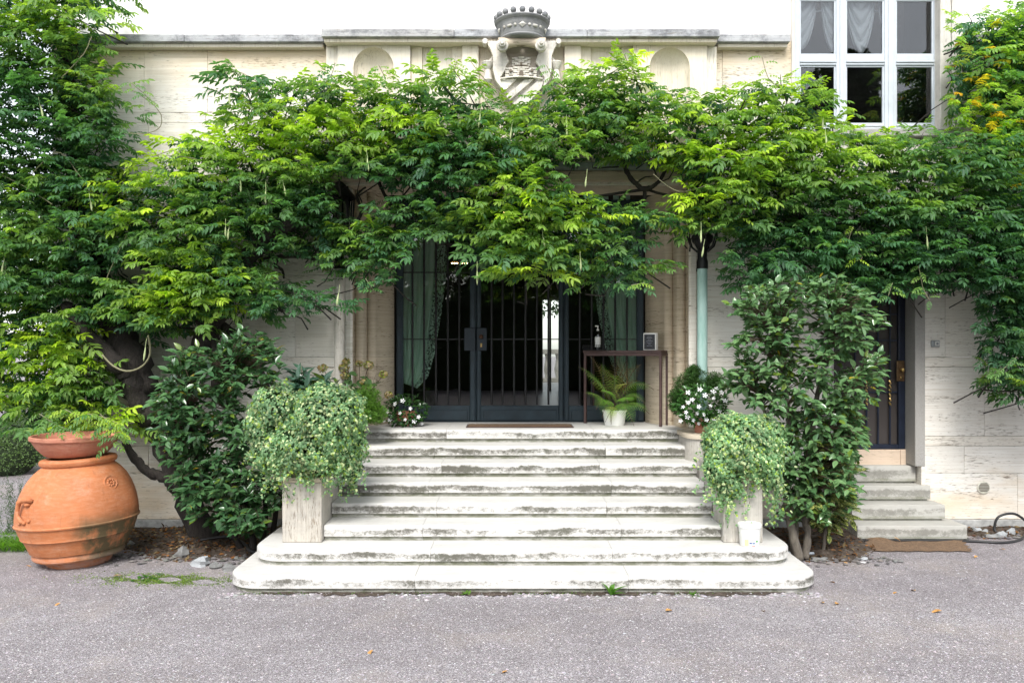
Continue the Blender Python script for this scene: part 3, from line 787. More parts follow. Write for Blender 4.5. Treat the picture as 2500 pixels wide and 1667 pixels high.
# ------------------------------------------------------------ stone blocks with a rounded nose and an undercut
def block(name, out, z0, z1, mat, parent, rnose=.028, under=.040, inset=.030, joint=.002):
    """out: list of (x, y, nx, ny) plan points with outward normals (zero where the block is not profiled)"""
    dn = []
    for i, p_ in enumerate(out):
        dn.append(p_+(0,)); q_ = out[(i+1) % len(out)]
        if p_[3] < -.5 and q_[3] < -.5 and abs(p_[1]-q_[1]) < 1e-6 and abs(p_[0]-q_[0]) > .1:
            m_ = int(abs(p_[0]-q_[0])/.035)
            for k_ in range(1, m_):
                f_ = k_/m_; dn.append((p_[0]+(q_[0]-p_[0])*f_, p_[1]+rnd.gauss(0, .0008), 0, -1, rnd.choice((.004, .007, .011)) if rnd.random() < .07 else abs(rnd.gauss(0, .0009))))
    out = dn
    prof = [(-inset, z0), (-inset, z0+under), (0, z0+under+.001)]
    for i in range(1, 6): q = i/5*math.pi/2; prof.append((-rnose*(1-math.cos(q)), z1-rnose+rnose*math.sin(q)))
    mb = MB(); n = len(out); vs = []; fs = []
    for jj, (o_, z) in enumerate(prof):
        wj = (0, 0, .8, .5, .8, 1, .8, .5, .3, .2)[min(jj, 9)]
        for (x, y, nx, ny, ch_) in out: vs.append((x+nx*(o_-ch_*wj), y+ny*(o_-ch_*wj), z-(ch_*.4*wj if jj > 3 else 0)))
    for j in range(len(prof)-1):
        for i in range(n): i2 = (i+1) % n; fs.append((j*n+i, j*n+i2, (j+1)*n+i2, (j+1)*n+i))
    fs.append(tuple((len(prof)-1)*n+i for i in range(n))); fs.append(tuple(range(n))[::-1])
    mb.add(vs, fs); return mb.build(name, mat, parent, smooth=50)
def rect_out(x0, x1, y0, y1, left=0, right=0):
    return [(x0, y1, -left, 0), (x0, y0, -left, -1), (x1, y0, right, -1), (x1, y1, right, 0)]
stairs = empty('stone_staircase', (CX, 6.9, 0), 'broad white travertine staircase of eight stained steps rising to the portal', 'staircase')
r0, t0, D0 = .145, .33, 6.91
joints = {1: (1090, 1449), 2: (1060, 1479), 3: (1078, 1464), 4: (1047, 1493), 5: (1066, 1481), 6: (1032, 1516), 7: (1051, 1495), 8: (1013, 1535)}
hw = {7: 2.43, 8: 2.54}
for k in range(1, 9):
    yf = D0+(8-k)*t0; z1 = (9-k)*r0; z0 = z1-r0; ja, jb = [XS(j, yf) for j in joints[k]]
    back = yf+t0+.10 if k > 1 else DY+.06
    zt = z0+.0005
    W_ = 1.835; 
    if k <= 6:
        a, b = CX-W_, CX+W_
        outs = [rect_out(a, ja-.0015, yf, back), rect_out(ja+.0015, jb-.0015, yf, back), rect_out(jb+.0015, b, yf, back)]
        if k == 1: outs = [rect_out(a, ja-.0015, yf, back), rect_out(ja+.0015, jb-.0015, yf, back), rect_out(jb+.0015, b, yf, back)]
    else:
        a, b = CX-hw[k], CX+hw[k]; r_ = .30; bk = yf+.95; outs = []
        L = [(ja-.0015, bk, 0, 0), (a, bk, -1, 0)]
        L = [(a, bk, -1, 0)]
        for i in range(13): q = math.pi+i/12*math.pi/2; L.append((a+r_+r_*math.cos(q), yf+r_+r_*math.sin(q), math.cos(q), math.sin(q)))
        L += [(ja-.0015, yf, 0, -1), (ja-.0015, bk, 0, 0)]; outs.append(L)
        outs.append(rect_out(ja+.0015, jb-.0015, yf, back))
        Rr = [(jb+.0015, bk, 0, 0), (jb+.0015, yf, 0, -1)]
        for i in range(13): q = -math.pi/2+i/12*math.pi/2; Rr.append((b-r_+r_*math.cos(q), yf+r_+r_*math.sin(q), math.cos(q), math.sin(q)))
        Rr.append((b, bk, 1, 0)); outs.append(Rr)
    for o_ in outs: block('step_block', o_, zt, z1, M_step, stairs, .034 if k > 6 else .026)
MB().box(CX-1.8, CX+1.8, 8.95, WY+.3, .0, .7).build('core', M_ped, stairs)
# cheeks and pedestals
for s_ in (-1, 1):
    a, b = sorted((CX+s_*1.84, CX+s_*2.20))
    e = empty('pedestal', ((a+b)/2-CX, 7.55-6.9, 0)); e.parent = stairs; e['label'] = ('left' if s_ < 0 else 'right')+' square pedestal that carries ivy'
    MB().box(a, b, 7.50, 7.86, .291, .84, .006).build('shaft', M_ped, e)
    MB().box(a-.012, b+.012, 7.488, 7.88, .841, .885, .006).build('cap', M_jamb, e)
    MB().box(a+.002, b-.002, 7.862, 8.48, .0, .90, .005).build('cheek_block', M_ped, stairs)
    MB().box(a-.01, b+.01, 7.882, 8.50, .901, .94, .006).build('cheek_cap', M_ped, stairs)
    # upper curved drum by the landing
    mb = MB(); out = []; yc = 8.86; cxx = (a+b)/2; rr_ = (b-a)/2+.06
    for i in range(19): q = math.pi+i/18*math.pi; out.append((cxx+rr_*math.cos(q), yc+rr_*1.1*math.sin(q), math.cos(q), math.sin(q)))
    out = [(cxx-rr_, WY-.04, -1, 0)]+out+[(cxx+rr_, WY-.04, 1, 0)]
    block('drum', out, .0, 1.11, M_ped, stairs, .004, .01, .0)
    out2 = [(x+nx*.02, y+ny*.02, nx, ny) for x, y, nx, ny in out]
    block('drum_cap', out2, 1.111, 1.158, M_jamb, stairs, .01, .005, .0)

side = empty('side_steps', (4.3, 8.85, 0), 'four weathered grey stone steps climbing to the narrow side door', 'steps')
for (x0, x1, y0, y1, z0, z1) in ((3.72, 4.90, 8.82, 9.30, 0, .165), (3.76, 4.79, 9.06, 9.33, .166, .344), (3.70, 4.735, 9.27, 9.5, .345, .521), (3.68, 4.64, 9.42, 9.62, .522, .722)):
    block('step_block', rect_out(x0, x1, y0, y1, 1, 1), z0, z1, M_step2, side, .012, .022, .025)

# ------------------------------------------------------------ coat of arms
arms = empty('coat_of_arms', (XS(1275, 9.15), 9.15, 4.9), 'carved stone coat of arms with tower shield and ball crown above the portal', 'sculpture')
AY = 9.06
def A3(x, y, Y=AY): return (XS(1100+x/5.8075, Y), ZS(y/5.8075, Y))
cx_ = XS(1275, 8.95)
c0 = Vector((cx_, 9.04, 0))
prof = [(.02, 5.435), (.20, 5.435), (.232, 5.44), (.245, 5.45), (.25, 5.46), (.243, 5.475), (.25, 5.50), (.262, 5.57), (.278, 5.615), (.30, 5.63), (.307, 5.645), (.30, 5.66), (.285, 5.662), (.27, 5.65), (.2, 5.64)]
MB().lathe(prof, c0, 64).build('crown_band', M_crown, arms, smooth=35)
for i in range(16):
    q = -math.pi/2+i*2*math.pi/18-.0
    MB().ball(c0+Vector((.285*math.cos(q), .285*math.sin(q), 5.695)), .034, 14).build('crown_ball', M_crown, arms, smooth='all')
    if i >= 14: break
for i in (-1, -2, -3):
    q = -math.pi/2+i*2*math.pi/18
    MB().ball(c0+Vector((.285*math.cos(q), .285*math.sin(q), 5.695)), .034, 14).build('crown_ball', M_crown, arms, smooth='all')
M_gem = travertine('gem_stone', (.62, .61, .56), (.45, .44, .40), 'h', .3)
def onband(q, z, r=.262): return c0+Vector((r*math.sin(q), -r*math.cos(q), z))
for k in range(-1, 2):
    q = k*1.30; p = onband(q, 5.545, .262); t_ = Vector((math.cos(q), math.sin(q), 0)); n_ = Vector((math.sin(q), -math.cos(q), 0))
    mb = MB(); mb.add([p+t_*.042, p+Vector((0, 0, .034)), p-t_*.042, p-Vector((0, 0, .034)), p+n_*.02], [(0, 1, 4), (1, 2, 4), (2, 3, 4), (3, 0, 4)])
    mb.build('crown_lozenge', M_gem, arms)
for s_ in (-1, 1):
    for q, zz in ((.30, 5.545), (.84, 5.545)): MB().ball(onband(s_*q, zz), .016, 10).build('crown_bead', M_gem, arms, smooth='all')
    p = onband(s_*.56, 5.543); t_ = Vector((math.cos(s_*.56), math.sin(s_*.56), 0))
    MB().tube([p-t_*.028, p-t_*.022, p+t_*.022, p+t_*.028], [.008, .015, .015, .008], 10).build('crown_bead', M_gem, arms, smooth=60)
# scroll below the crown
sp = []; 
for i in range(21):
    u = i/20; x = 690+(1335-690)*u; y = 625-35*math.sin(u*math.pi)+10; a, b = A3(x, y, 8.93)
    r_ = .046+.026*abs(2*u-1)**1.5; sp.append((Vector((a, 8.93, b)), r_))
MB().tube([p for p, _ in sp], [r_ for _, r_ in sp], 18).build('scroll_roll', M_jamb, arms, smooth=50)
for xx_, s_ in ((735, -1), (1285, 1)):
    a, b = A3(xx_, 630, 8.87)
    for rr_, yy_ in ((.066, 8.87), (.042, 8.835), (.020, 8.81)):
        mb = MB(); mb.lathe([(.001, 0), (rr_*.8, 0), (rr_, .01), (rr_, .05), (rr_*.9, .09)], (a, yy_, b), 22, M=Matrix.Rotation(R(-90), 3, 'X')); mb.build('volute', M_arms, arms, smooth=40)
# shield body: central field, raised side borders, tower, chevrons
def pol(pts, Y=AY): return [A3(x, y, Y) for x, y in pts]
MB().prism(pol([(600, 600), (1440, 600), (1400, 900), (1380, 1150), (1260, 1340), (1010, 1620), (780, 1350), (650, 1150), (620, 900)], 9.12), 9.12, 9.3).build('shield_back', M_arms, arms)
MB().prism(pol([(775, 640), (1235, 640), (1230, 760), (1215, 900), (1210, 960), (800, 960), (800, 860), (775, 740)], 9.10), 9.095, 9.125).build('shield_field', travertine('field_stone', (.50, .45, .39), (.38, .34, .29), 'h', .2), arms)
lb = [(650, 590), (770, 640), (790, 760), (830, 880), (790, 940), (770, 1010), (720, 1090), (700, 1110), (730, 1280), (640, 1160), (600, 1000), (600, 800), (560, 690), (500, 600), (560, 585)]
MB().prism(pol(lb), AY-.02, 9.13, .04).build('shield_border', M_arms, arms)
rb = [(2034-x, y) for x, y in lb][::-1]
MB().prism(pol(rb), AY-.02, 9.13, .04).build('shield_border', M_arms, arms)
for cxp in (490, 1530):   # curls at the top corners
    a, b = A3(cxp, 592, AY-.03); MB().tube([(a, AY-.05, b), (a, 9.13, b)], .030, 16).build('corner_curl', M_arms, arms, smooth=50)
# lower tower (curved band) and upper tower
def courses(name, x0, x1, y0, y1, rows, Yf, curve=.03):
    mb = MB(); cxm = (x0+x1)/2
    for r_ in range(rows):
        ya, yb = y0+(y1-y0)*r_/rows, y0+(y1-y0)*(r_+1)/rows
        n = max(3, int((x1-x0)/95)); off = .5 if r_ % 2 else 0
        xs__ = [x0]+[x0+(x1-x0)*(i+off)/n for i in range(0 if off else 1, n)]+[x1]
        for i in range(len(xs__)-1):
            a, b = xs__[i]+2, xs__[i+1]-2; u = ((a+b)/2-cxm)/(x1-x0)*2; sag = 14*(1-u*u)
            p0, p1 = A3(a, yb-2-sag, Yf), A3(b, ya+2-sag, Yf)
            mb.box(p0[0], p1[0], Yf+curve*u*u, Yf+.06, p0[1], p1[1], .003)
    return mb.build(name, M_arms, arms)
courses('tower_masonry', 868, 1135, 815, 935, 4, 9.06); courses('tower_masonry', 772, 1228, 955, 1105, 5, 9.03)
for x_, y_, r_, arch in ((1002, 885, 16, 1), (1003, 1035, 30, 1), (852, 1003, 20, 0), (1155, 998, 20, 0)):
    pts_ = [(x_+r_*math.cos(q*math.pi/8), y_-r_*math.sin(q*math.pi/8)) for q in range(0, 9 if arch else 16)]
    if arch: pts_ += [(x_-r_, y_+r_*1.6), (x_+r_, y_+r_*1.6)]
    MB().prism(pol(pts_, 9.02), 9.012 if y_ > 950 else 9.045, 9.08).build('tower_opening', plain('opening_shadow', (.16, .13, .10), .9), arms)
a0, b0_ = A3(690, 1108, 9.02); a1, b1_ = A3(1310, 1108, 9.02)
MB().tube([A_ for A_ in [(a0, 9.05, b0_), ((a0*.75+a1*.25), 9.03, b0_+.012), ((a0+a1)/2, 9.02, b0_+.017), ((a0*.25+a1*.75), 9.03, b0_+.012), (a1, 9.05, b1_)]], .010, 8).build('string_course', M_arms, arms, smooth=50)
for bp_ in ([(700, 1120), (940, 1120), (760, 1300), (700, 1190)], [(1060, 1120), (1190, 1120), (830, 1430), (790, 1370)], [(1250, 1130), (1330, 1120), (1290, 1250), (1010, 1580), (880, 1480)]):
    MB().prism(pol(bp_, 9.07), 9.065, 9.13, .02).build('shield_bend', M_arms, arms)
for s_, x_ in ((-1, 530), (1, 1500)):  # little vases at the sides
    a, b = A3(x_, 950, 9.1)
    MB().lathe([(.02, -.18), (.05, -.14), (.035, -.06), (.03, -.03), (.05, 0), (.07, .05), (.06, .06), (.02, .06)], (a, 9.12, b), 20).build('side_ornament', M_arms, arms, smooth=40)
    mb = MB(); pts = []
    for i in range(14):
        q = i/13; pts.append((a-s_*(-.04+.14*q), 9.13, b+.05+.17*q-.05*math.sin(q*3.1)))
    MB().tube(pts, [.018-.009*i/13 for i in range(14)], 8).build('ribbon', M_arms, arms, smooth=60)

# ------------------------------------------------------------ lamp poles beside the portal
def lamp(xa, top_y, body, lab, Y=9.08):
    x = XS(xa, Y); e = empty('lamp_post', (x, Y, 1.1), lab, 'lamp')
    zt = ZS(650, Y)
    MB().tube([(x, Y, 1.11), (x, Y, zt)], .056, 24).build('pole', body, e, smooth=40)
    MB().lathe([(.0625, zt-.03), (.0625, zt+.05), (.052, zt+.09), (.055, zt+.2), (.075, zt+.23), (.11, zt+.27), (.12, zt+.32), (.115, zt+.34), (.02, zt+.34)], (x, Y, 0), 24).build('socket', M_black, e, smooth=40)
    for i in range(8):
        q = i*math.pi/4; c, s_ = math.cos(q), math.sin(q)
        MB().tube([(x+.06*c, Y+.06*s_, zt+.16), (x+.13*c, Y+.13*s_, zt+.22), (x+.165*c, Y+.165*s_, zt+.32), (x+.15*c, Y+.15*s_, zt+.50), (x+.16*c, Y+.16*s_, zt+.75)], .010, 6).build('cage_rib', M_black, e, smooth=50)
    MB().lathe([(.10, zt+.35), (.12, zt+.74)], (x, Y, 0), 8).build('lantern_glass', glass_mat('lantern_glass', .8, (.75, .76, .72)), e)
    MB().lathe([(.18, zt+.75), (.17, zt+.78), (.05, zt+.92), (.0, zt+.95)], (x, Y, 0), 16).build('lantern_cap', M_black, e, smooth=40)
    MB().box(x-.02, x+.02, Y+.05, WY, zt-.04, zt, .004).build('bracket', M_black, e)
lamp(1714.5, 650, M_copper, 'green copper lamp post with black lantern right of the portal')
lamp(829, 650, M_ped, 'pale stone coloured lamp post with dark lantern left of the portal')
# secondary stone strip pilaster next to each lamp
for x0, x1 in ((1680, 1701), (842, 862)):
    MB().box(XS(x0, WY), XS(x1, WY), WY-.05, WY-.002, 1.16, 3.9, .02).build('pilaster', M_wall, villa)

# ------------------------------------------------------------ wall fittings
o = empty('doorbell', (XS(2281, WY), WY, ZS(839, WY)), 'small grey square doorbell box on the wall right of the side door', 'doorbell')
c = o.location
MB().box(c.x-.044, c.x+.044, WY-.04, WY-.004, c.z-.037, c.z+.037, .006).build('housing', plain('grey_metal', (.33, .35, .37), .4, .5), o)
MB().box(c.x-.012, c.x+.034, WY-.046, WY-.041, c.z-.024, c.z+.024, .002).build('face_plate', M_plastic, o)
MB().box(c.x-.002, c.x+.024, WY-.050, WY-.047, c.z-.014, c.z+.014, .001).build('button', plain('button_grey', (.25, .27, .29), .4), o)
M_slat = plain('slat_cream', (.22, .20, .16), .5)
o = empty('wall_vent', (XS(2400, WY), WY, ZS(1189, WY)), 'round cream slatted vent low on the right wall', 'vent'); c = o.location
MB().lathe([(.001, 0), (.068, 0), (.072, .006), (.072, .014), (.062, .02), (.060, .012), (.001, .012)], (c.x, WY-.001, c.z), 32, M=Matrix.Rotation(R(90), 3, 'X')).build('ring', plain('cream_plastic', (.66, .64, .55), .5), o, smooth=40)
for i in range(6):
    zz = -.042+i*.017; hw_ = math.sqrt(max(0, .058**2-zz**2)); MB().box(c.x-hw_, c.x+hw_, WY-.022, WY-.013, c.z+zz-.003, c.z+zz+.005).build('slat', M_slat, o)

# ------------------------------------------------------------ console table and what stands on it
tb = empty('console_table', (1.4, 9.86, ZL), 'slim brown steel console table standing askew on the landing by the right door leaf', 'table')
FL, FR, BR, BL = Vector((.875, 10.0, 0)), Vector((1.737, 9.52, 0)), Vector((1.895, 9.73, 0)), Vector((1.035, 10.21-.1, 0))
ux = (FR-FL).normalized(); uy = Vector((-ux.y, ux.x, 0)); BR = FR+uy*.26; BL = FL+uy*.26
MT = Matrix(((ux.x, uy.x, 0, FL.x), (ux.y, uy.y, 0, FL.y), (0, 0, 1, 0), (0, 0, 0, 1))); LT = (FR-FL).length
ZTB = HC+.0
for a in (0, LT-.03):
    for b in (0, .23): MB().box(a, a+.03, b, b+.03, ZL+.001, ZTB-.068, .002, MT).build('leg', M_rust, tb)
for b in (0, .23): MB().box(0, LT, b, b+.03, ZTB-.067, ZTB-.034, .002, MT).build('apron_rail', M_rust, tb)
for a in (0, LT-.03): MB().box(a, a+.03, .031, .229, ZTB-.067, ZTB-.034, .002, MT).build('apron_rail', M_rust, tb)
MB().box(-.01, LT-.005, -.005, .265, ZTB-.033, ZTB-.001, .003, MT).build('tabletop', M_rust, tb)
def tp(u, v, z): return MT @ Vector((u, v, z))
# sanitiser bottle
bt = empty('pump_bottle', (0, 0, 0), 'clear pump bottle with white label on the console table', 'bottle')
bx_, by_ = XS(1460, 9.9), 9.92; bt.location = (bx_, by_, ZTB)
M_clear = glass_mat('clear_plastic', .9, (.82, .86, .86), 0, .06)
z = ZTB+.0
MB().lathe([(.001, z+.001), (.034, z+.001), (.036, z+.01), (.036, z+.185), (.030, z+.205), (.014, z+.22), (.012, z+.235)], (bx_, by_, 0), 24).build('bottle_body', M_clear, bt, smooth=40)
MB().lathe([(.0365, z+.04), (.0365, z+.16)], (bx_, by_, 0), 24).build('label', M_plastic, bt, smooth=40)
mb = MB().lathe([(.014, z+.235), (.015, z+.236), (.015, z+.255), (.006, z+.26), (.006, z+.285)], (bx_, by_, 0), 14); mb.box(bx_-.035, bx_+.010, by_-.007, by_+.007, z+.285, z+.30, .003); mb.build('pump', M_plastic, bt, smooth=40)
# wire basket of small bottles in front
bk = empty('wire_tray', (XS(1455, 9.85), 9.86, ZTB), 'low dark wire tray around the foot of the pump bottle', 'tray'); bxx = bk.location.x
mb = MB()
for i in range(13):
    u = -.15+i*.025; mb.tube([(bxx+u, 9.82, z), (bxx+u, 9.815, z+.06)], .0025, 5); mb.tube([(bxx+u, 9.98, z), (bxx+u, 9.985, z+.06)], .0025, 5)
mb.build('wires', M_black, bk)
mb = MB().tube([(bxx-.15, 9.815, z+.06), (bxx+.15, 9.815, z+.06), (bxx+.15, 9.985, z+.06), (bxx-.15, 9.985, z+.06), (bxx-.15, 9.815, z+.06)], .004, 6); mb.build('rim', M_black, bk)
MB().box(bxx-.15, bxx+.15, 9.82, 9.98, z+.001, z+.005).build('base', M_black, bk)
# white framed display
fr = empty('display_frame', (XS(1588, 9.6), 9.66, ZTB), 'white upright frame with a dark notice on the right end of the table', 'sign')
c = fr.location; rot = Matrix.Translation(c) @ Matrix.Rotation(R(-38), 4, 'Z')
fw, fh = .085, .205
MB().box(-fw, fw, .0, .05, .001, fh, .004, rot).build('frame', M_plastic, fr)
MB().box(-fw+.014, fw-.014, -.003, -.0005, .012, fh-.018, 0, rot).build('notice', plain('notice_black', (.012, .014, .022), .25), fr)
mb = MB()
for i in range(7):
    w_ = (.028, .036, .022, .04, .03, .018, .034)[i]; mb.box(-w_, w_, -.0045, -.0035, fh-.045-i*.018, fh-.042-i*.018, 0, rot)
mb.build('printed_lines', plain('print_grey', (.25, .27, .33), .5), fr)
# mat on landing
mt = empty('door_mat', (CX, 9.7, ZL), 'brown sunken coir door mat in front of the middle door leaf', 'mat')
M_coir = NT('coir'); _f = M_coir.noise(M_coir.coord((14, 9, 14)), 3, 9, .85, .6); M_coir.set(Base_Color=M_coir.mix(M_coir.rng(_f, .3, .7), (.045, .026, .016), (.30, .19, .11)), Roughness=.95); M_coir.bump(_f, 1, .01); M_coir = M_coir.m
xa, xb = XS(1138, 9.5), XS(1400, 9.5)
MB().box(xa, xb, 9.42, 9.80, ZL+.001, ZL+.008, .002).build('border', M_rust, mt); MB().box(xa+.02, xb-.02, 9.45, 9.78, ZL+.009, ZL+.014, .002).build('coir_pad', M_coir, mt)

# ------------------------------------------------------------ bucket, coir mat, hoses
bx_, by_ = XS(1834, 7.35), 7.40; bz = .291
bu = empty('plastic_bucket', (bx_, by_, bz), 'white plastic bucket with lid standing on the right end of the lower steps', 'bucket')
MB().lathe([(.001, bz), (.082, bz), (.086, bz+.006), (.098, bz+.175), (.001, bz+.175)], (bx_, by_, 0), 32).build('tub', M_plastic, bu, smooth=40)
MB().lathe([(.099, bz+.165), (.105, bz+.168), (.106, bz+.195), (.102, bz+.20), (.094, bz+.197), (.09, bz+.192), (.001, bz+.19)], (bx_, by_, 0), 32).build('lid', M_plastic, bu, smooth=40)
def patch(q0, q1, z0_, z1_, m, dr=.0015, name='label'):
    mb = MB(); n = 8; f = lambda q, zz: (bx_+(.086+(zz-.006)*.071+dr)*math.sin(q), by_-(.086+(zz-.006)*.071+dr)*math.cos(q), bz+zz)
    mb.add([f(q0+(q1-q0)*i/n, zz) for zz in (z0_, z1_) for i in range(n+1)], [(i, i+1, n+2+i, n+1+i) for i in range(n)]); mb.build(name, m, bu)
patch(-.75, .75, .012, .14, plain('label_white', (.74, .76, .74), .5)); patch(-.75, -.35, .012, .07, plain('label_yellow', (.75, .68, .32), .5, vs=20), .0025)
patch(-.30, -.05, .03, .045, plain('label_blue', (.10, .14, .30), .5), .0025); patch(.0, .28, .03, .045, plain('label_blue2', (.16, .22, .36), .5), .0025)
patch(.35, .6, .045, .062, plain('label_green', (.08, .28, .06), .5), .0025); patch(-.05, .3, .012, .017, plain('label_red', (.45, .05, .04), .5), .0025)

def coir_mat():
    mb = MB(); nx, ny = 60, 26; vs = []
    for j in range(ny+1):
        for i in range(nx+1):
            u, v = i/nx, j/ny
            x = XS(2130, 8.6)+(XS(2365, 8.4)-XS(2130, 8.6))*u+.04*math.sin(v*9)*(u < .02)+.16*v*(1 if u > .5 else .1)*(u-.2)-.25*(1-v)*(0)+(-.12+.12*v)*(1-u)
            x += (.02*math.sin(v*23+u*3)+.012*math.sin(v*57))*(abs(u-.5) > .48); y = 8.80-.47*(1-v)-.05*u*v+.012*math.sin(u*31)*(v < .04 or v > .96)
            z_ = .010+.012*max(0, math.sin(u*5+1.0+v*2))*v+.004*math.sin(u*17+v*11)*v+.035*v*v*math.exp(-((u-.15)/.16)**2)
            vs.append((x, y, max(.006, z_)))
    w1 = nx+1; mb.add(vs, [(j*w1+i, j*w1+i+1, (j+1)*w1+i+1, (j+1)*w1+i) for j in range(ny) for i in range(nx)])
    o = mb.build('coir_mat', M_coir, None, smooth='all', local=(XS(2240, 8.5), 8.5, 0)); tag(o, 'crumpled brown coir mat on the gravel below the side steps', 'mat')
coir_mat()
def hose(name, pts, r_, m, lab, cat='hose'):
    # smooth the polyline
    q = [Vector(p) for p in pts]; out = []
    for i in range(len(q)-1):
        p0, p1, p2, p3 = q[max(i-1, 0)], q[i], q[i+1], q[min(i+2, len(q)-1)]
        for s_ in range(8):
            t_ = s_/8; out.append(.5*((2*p1)+(-p0+p2)*t_+(2*p0-5*p1+4*p2-p3)*t_*t_+(-p0+3*p1-3*p2+p3)*t_**3))
    out.append(q[-1]); mb = MB().tube(out, r_, 8); o = mb.build(name, m, None, smooth='all', local=q[0]); return tag(o, lab, cat)
hose('garden_hose', [P(2036, 1340, 8.35).xy.to_3d()+Vector((0, 0, .02)), (3.55, 8.70, .03), (3.72, 8.76, .02), (4.0, 8.765, .015), (4.5, 8.77, .014), (4.92, 8.74, .014), (5.2, 8.68, .014), (5.45, 8.80, .015), (5.6, 8.95, .03), (5.75, 9.1, .1), (5.6, 9.12, .23), (5.42, 9.12, .2), (5.37, 9.12, .08), (5.38, 9.1, .03)], .014, M_rubber, 'thin black hose along the foot of the side steps, looping at the wall')
hose('garden_hose', [(2.45, 8.1, .07), (2.6, 8.02, .075), (2.8, 8.0, .07), (2.96, 8.04, .06)], .014, M_greyhose, 'short length of pale grey hose in the soil behind the bucket')
hose('garden_hose', [(-3.3, 8.55, .06), (-3.0, 8.62, .09), (-2.75, 8.4, .07), (-2.6, 8.15, .06), (-2.4, 8.0, .05), (-2.2, 7.95, .05)], .016, M_rubber, 'black hose lying in the left bed beside the staircase')

# ------------------------------------------------------------ terracotta jar
JX, JY = XS(193, 7.95), 7.95
JS = .885
jar = empty('terracotta_jar', (JX, JY, 0), 'huge leaning orange terracotta jar standing on the gravel at the left', 'jar')
jp = [(.001, .03), (.28, .0), (.30, .0), (.325, .03), (.335, .07), (.36, .075), (.435, .085), (.452, .10), (.455, .125), (.445, .15), (.452, .158), (.472, .16), (.475, .168), (.478, .172), (.50, .225), (.525, .275), (.548, .30), (.558, .305), (.556, .318),
      (.575, .36), (.594, .415), (.612, .425), (.616, .437), (.606, .447), (.604, .50), (.598, .56), (.585, .63), (.562, .70), (.53, .77), (.485, .84), (.43, .90), (.38, .94), (.356, .957), (.352, .965), (.372, .972), (.384, .988), (.385, 1.008), (.372, 1.026), (.345, 1.034), (.30, 1.03), (.29, .98)]
jp = [(r_*JS, z_) for r_, z_ in jp]
def wob(q, z): return .006*math.sin(3*q+z*5)+.004*math.sin(7*q+1)
body = MB().lathe(jp, (JX, JY, 0), 96, wob=wob).build('jar_body', M_terra, jar, smooth=32)
def jsurf(q, z):
    for i in range(len(jp)-1):
        if i > 18 and jp[i][1] <= z <= jp[i+1][1]:
            k = (z-jp[i][1])/(jp[i+1][1]-jp[i][1]); r_ = jp[i][0]*(1-k)+jp[i+1][0]*k; break
    n = Vector((math.cos(q), math.sin(q), .35 if z > .6 else .1)).normalized(); return Vector((JX+r_*math.cos(q), JY+r_*math.sin(q), z)), n
# rosette medallion
p, n = jsurf(R(-27), .79); zx = n.to_track_quat('Z', 'Y').to_matrix()
mb = MB(); mb.lathe([(.070, -.01), (.070, .006), (.064, .009), (.060, .005), (.050, .003), (.001, .003)], p, 28, M=zx)
for i in range(8):
    q = i*math.pi/4; c_ = p+zx @ Vector((.030*math.cos(q), .030*math.sin(q), .004)); mb.ball(c_, .013, 8, (1, 1, 1))
mb.ball(p+zx @ Vector((0, 0, .006)), .012, 8); mb.build('rosette', M_terra, jar, smooth=45)
# lug handle on the left shoulder
mb = MB(); pts = []
for (q, z_, lift) in ((-128, .69, .0), (-131, .70, .028), (-136, .695, .045), (-141, .67, .05), (-142, .62, .04), (-143, .57, .03), (-139, .525, .022), (-134, .49, .004)):
    p, n = jsurf(R(q+17), z_-.0); pts.append(p+n*lift)
mb.tube(pts, [.016, .022, .026, .024, .018, .016, .02, .016], 10)
for (q, z_) in ((-128, .52), (-134, .50), (-142, .49)):
    p, n = jsurf(R(q+17), z_); mb.ball(p+n*.006, .018, 8)
p, n = jsurf(R(-116), .66); mb.ball(p+n*.01, .03, 10, (1, 1, .6)); mb.build('lug_handle', M_terra, jar, smooth='all')
bpy.context.view_layer.update()
for ch_ in jar.children:
    for v_ in ch_.data.vertices: v_.co.z += .055*v_.co.x*(1 if v_.co.z > .05 else .6)-.012
bowl = MB().lathe([(r_*.93, z_) for r_, z_ in [(.001, 1.05), (.27, 1.045), (.285, 1.05), (.315, 1.075), (.36, 1.12), (.395, 1.17), (.405, 1.19), (.42, 1.197), (.428, 1.207), (.428, 1.235), (.418, 1.243), (.40, 1.24), (.38, 1.19), (.34, 1.13), (.001, 1.12)]], (JX-.035, JY, 0), 72, wob=wob).build('terracotta_bowl', M_terra2, None, smooth=32, local=(JX-.035, JY, 1.045))
bowl.location.z -= .01; tag(bowl, 'wide dark red terracotta bowl resting on the mouth of the big jar', 'bowl')

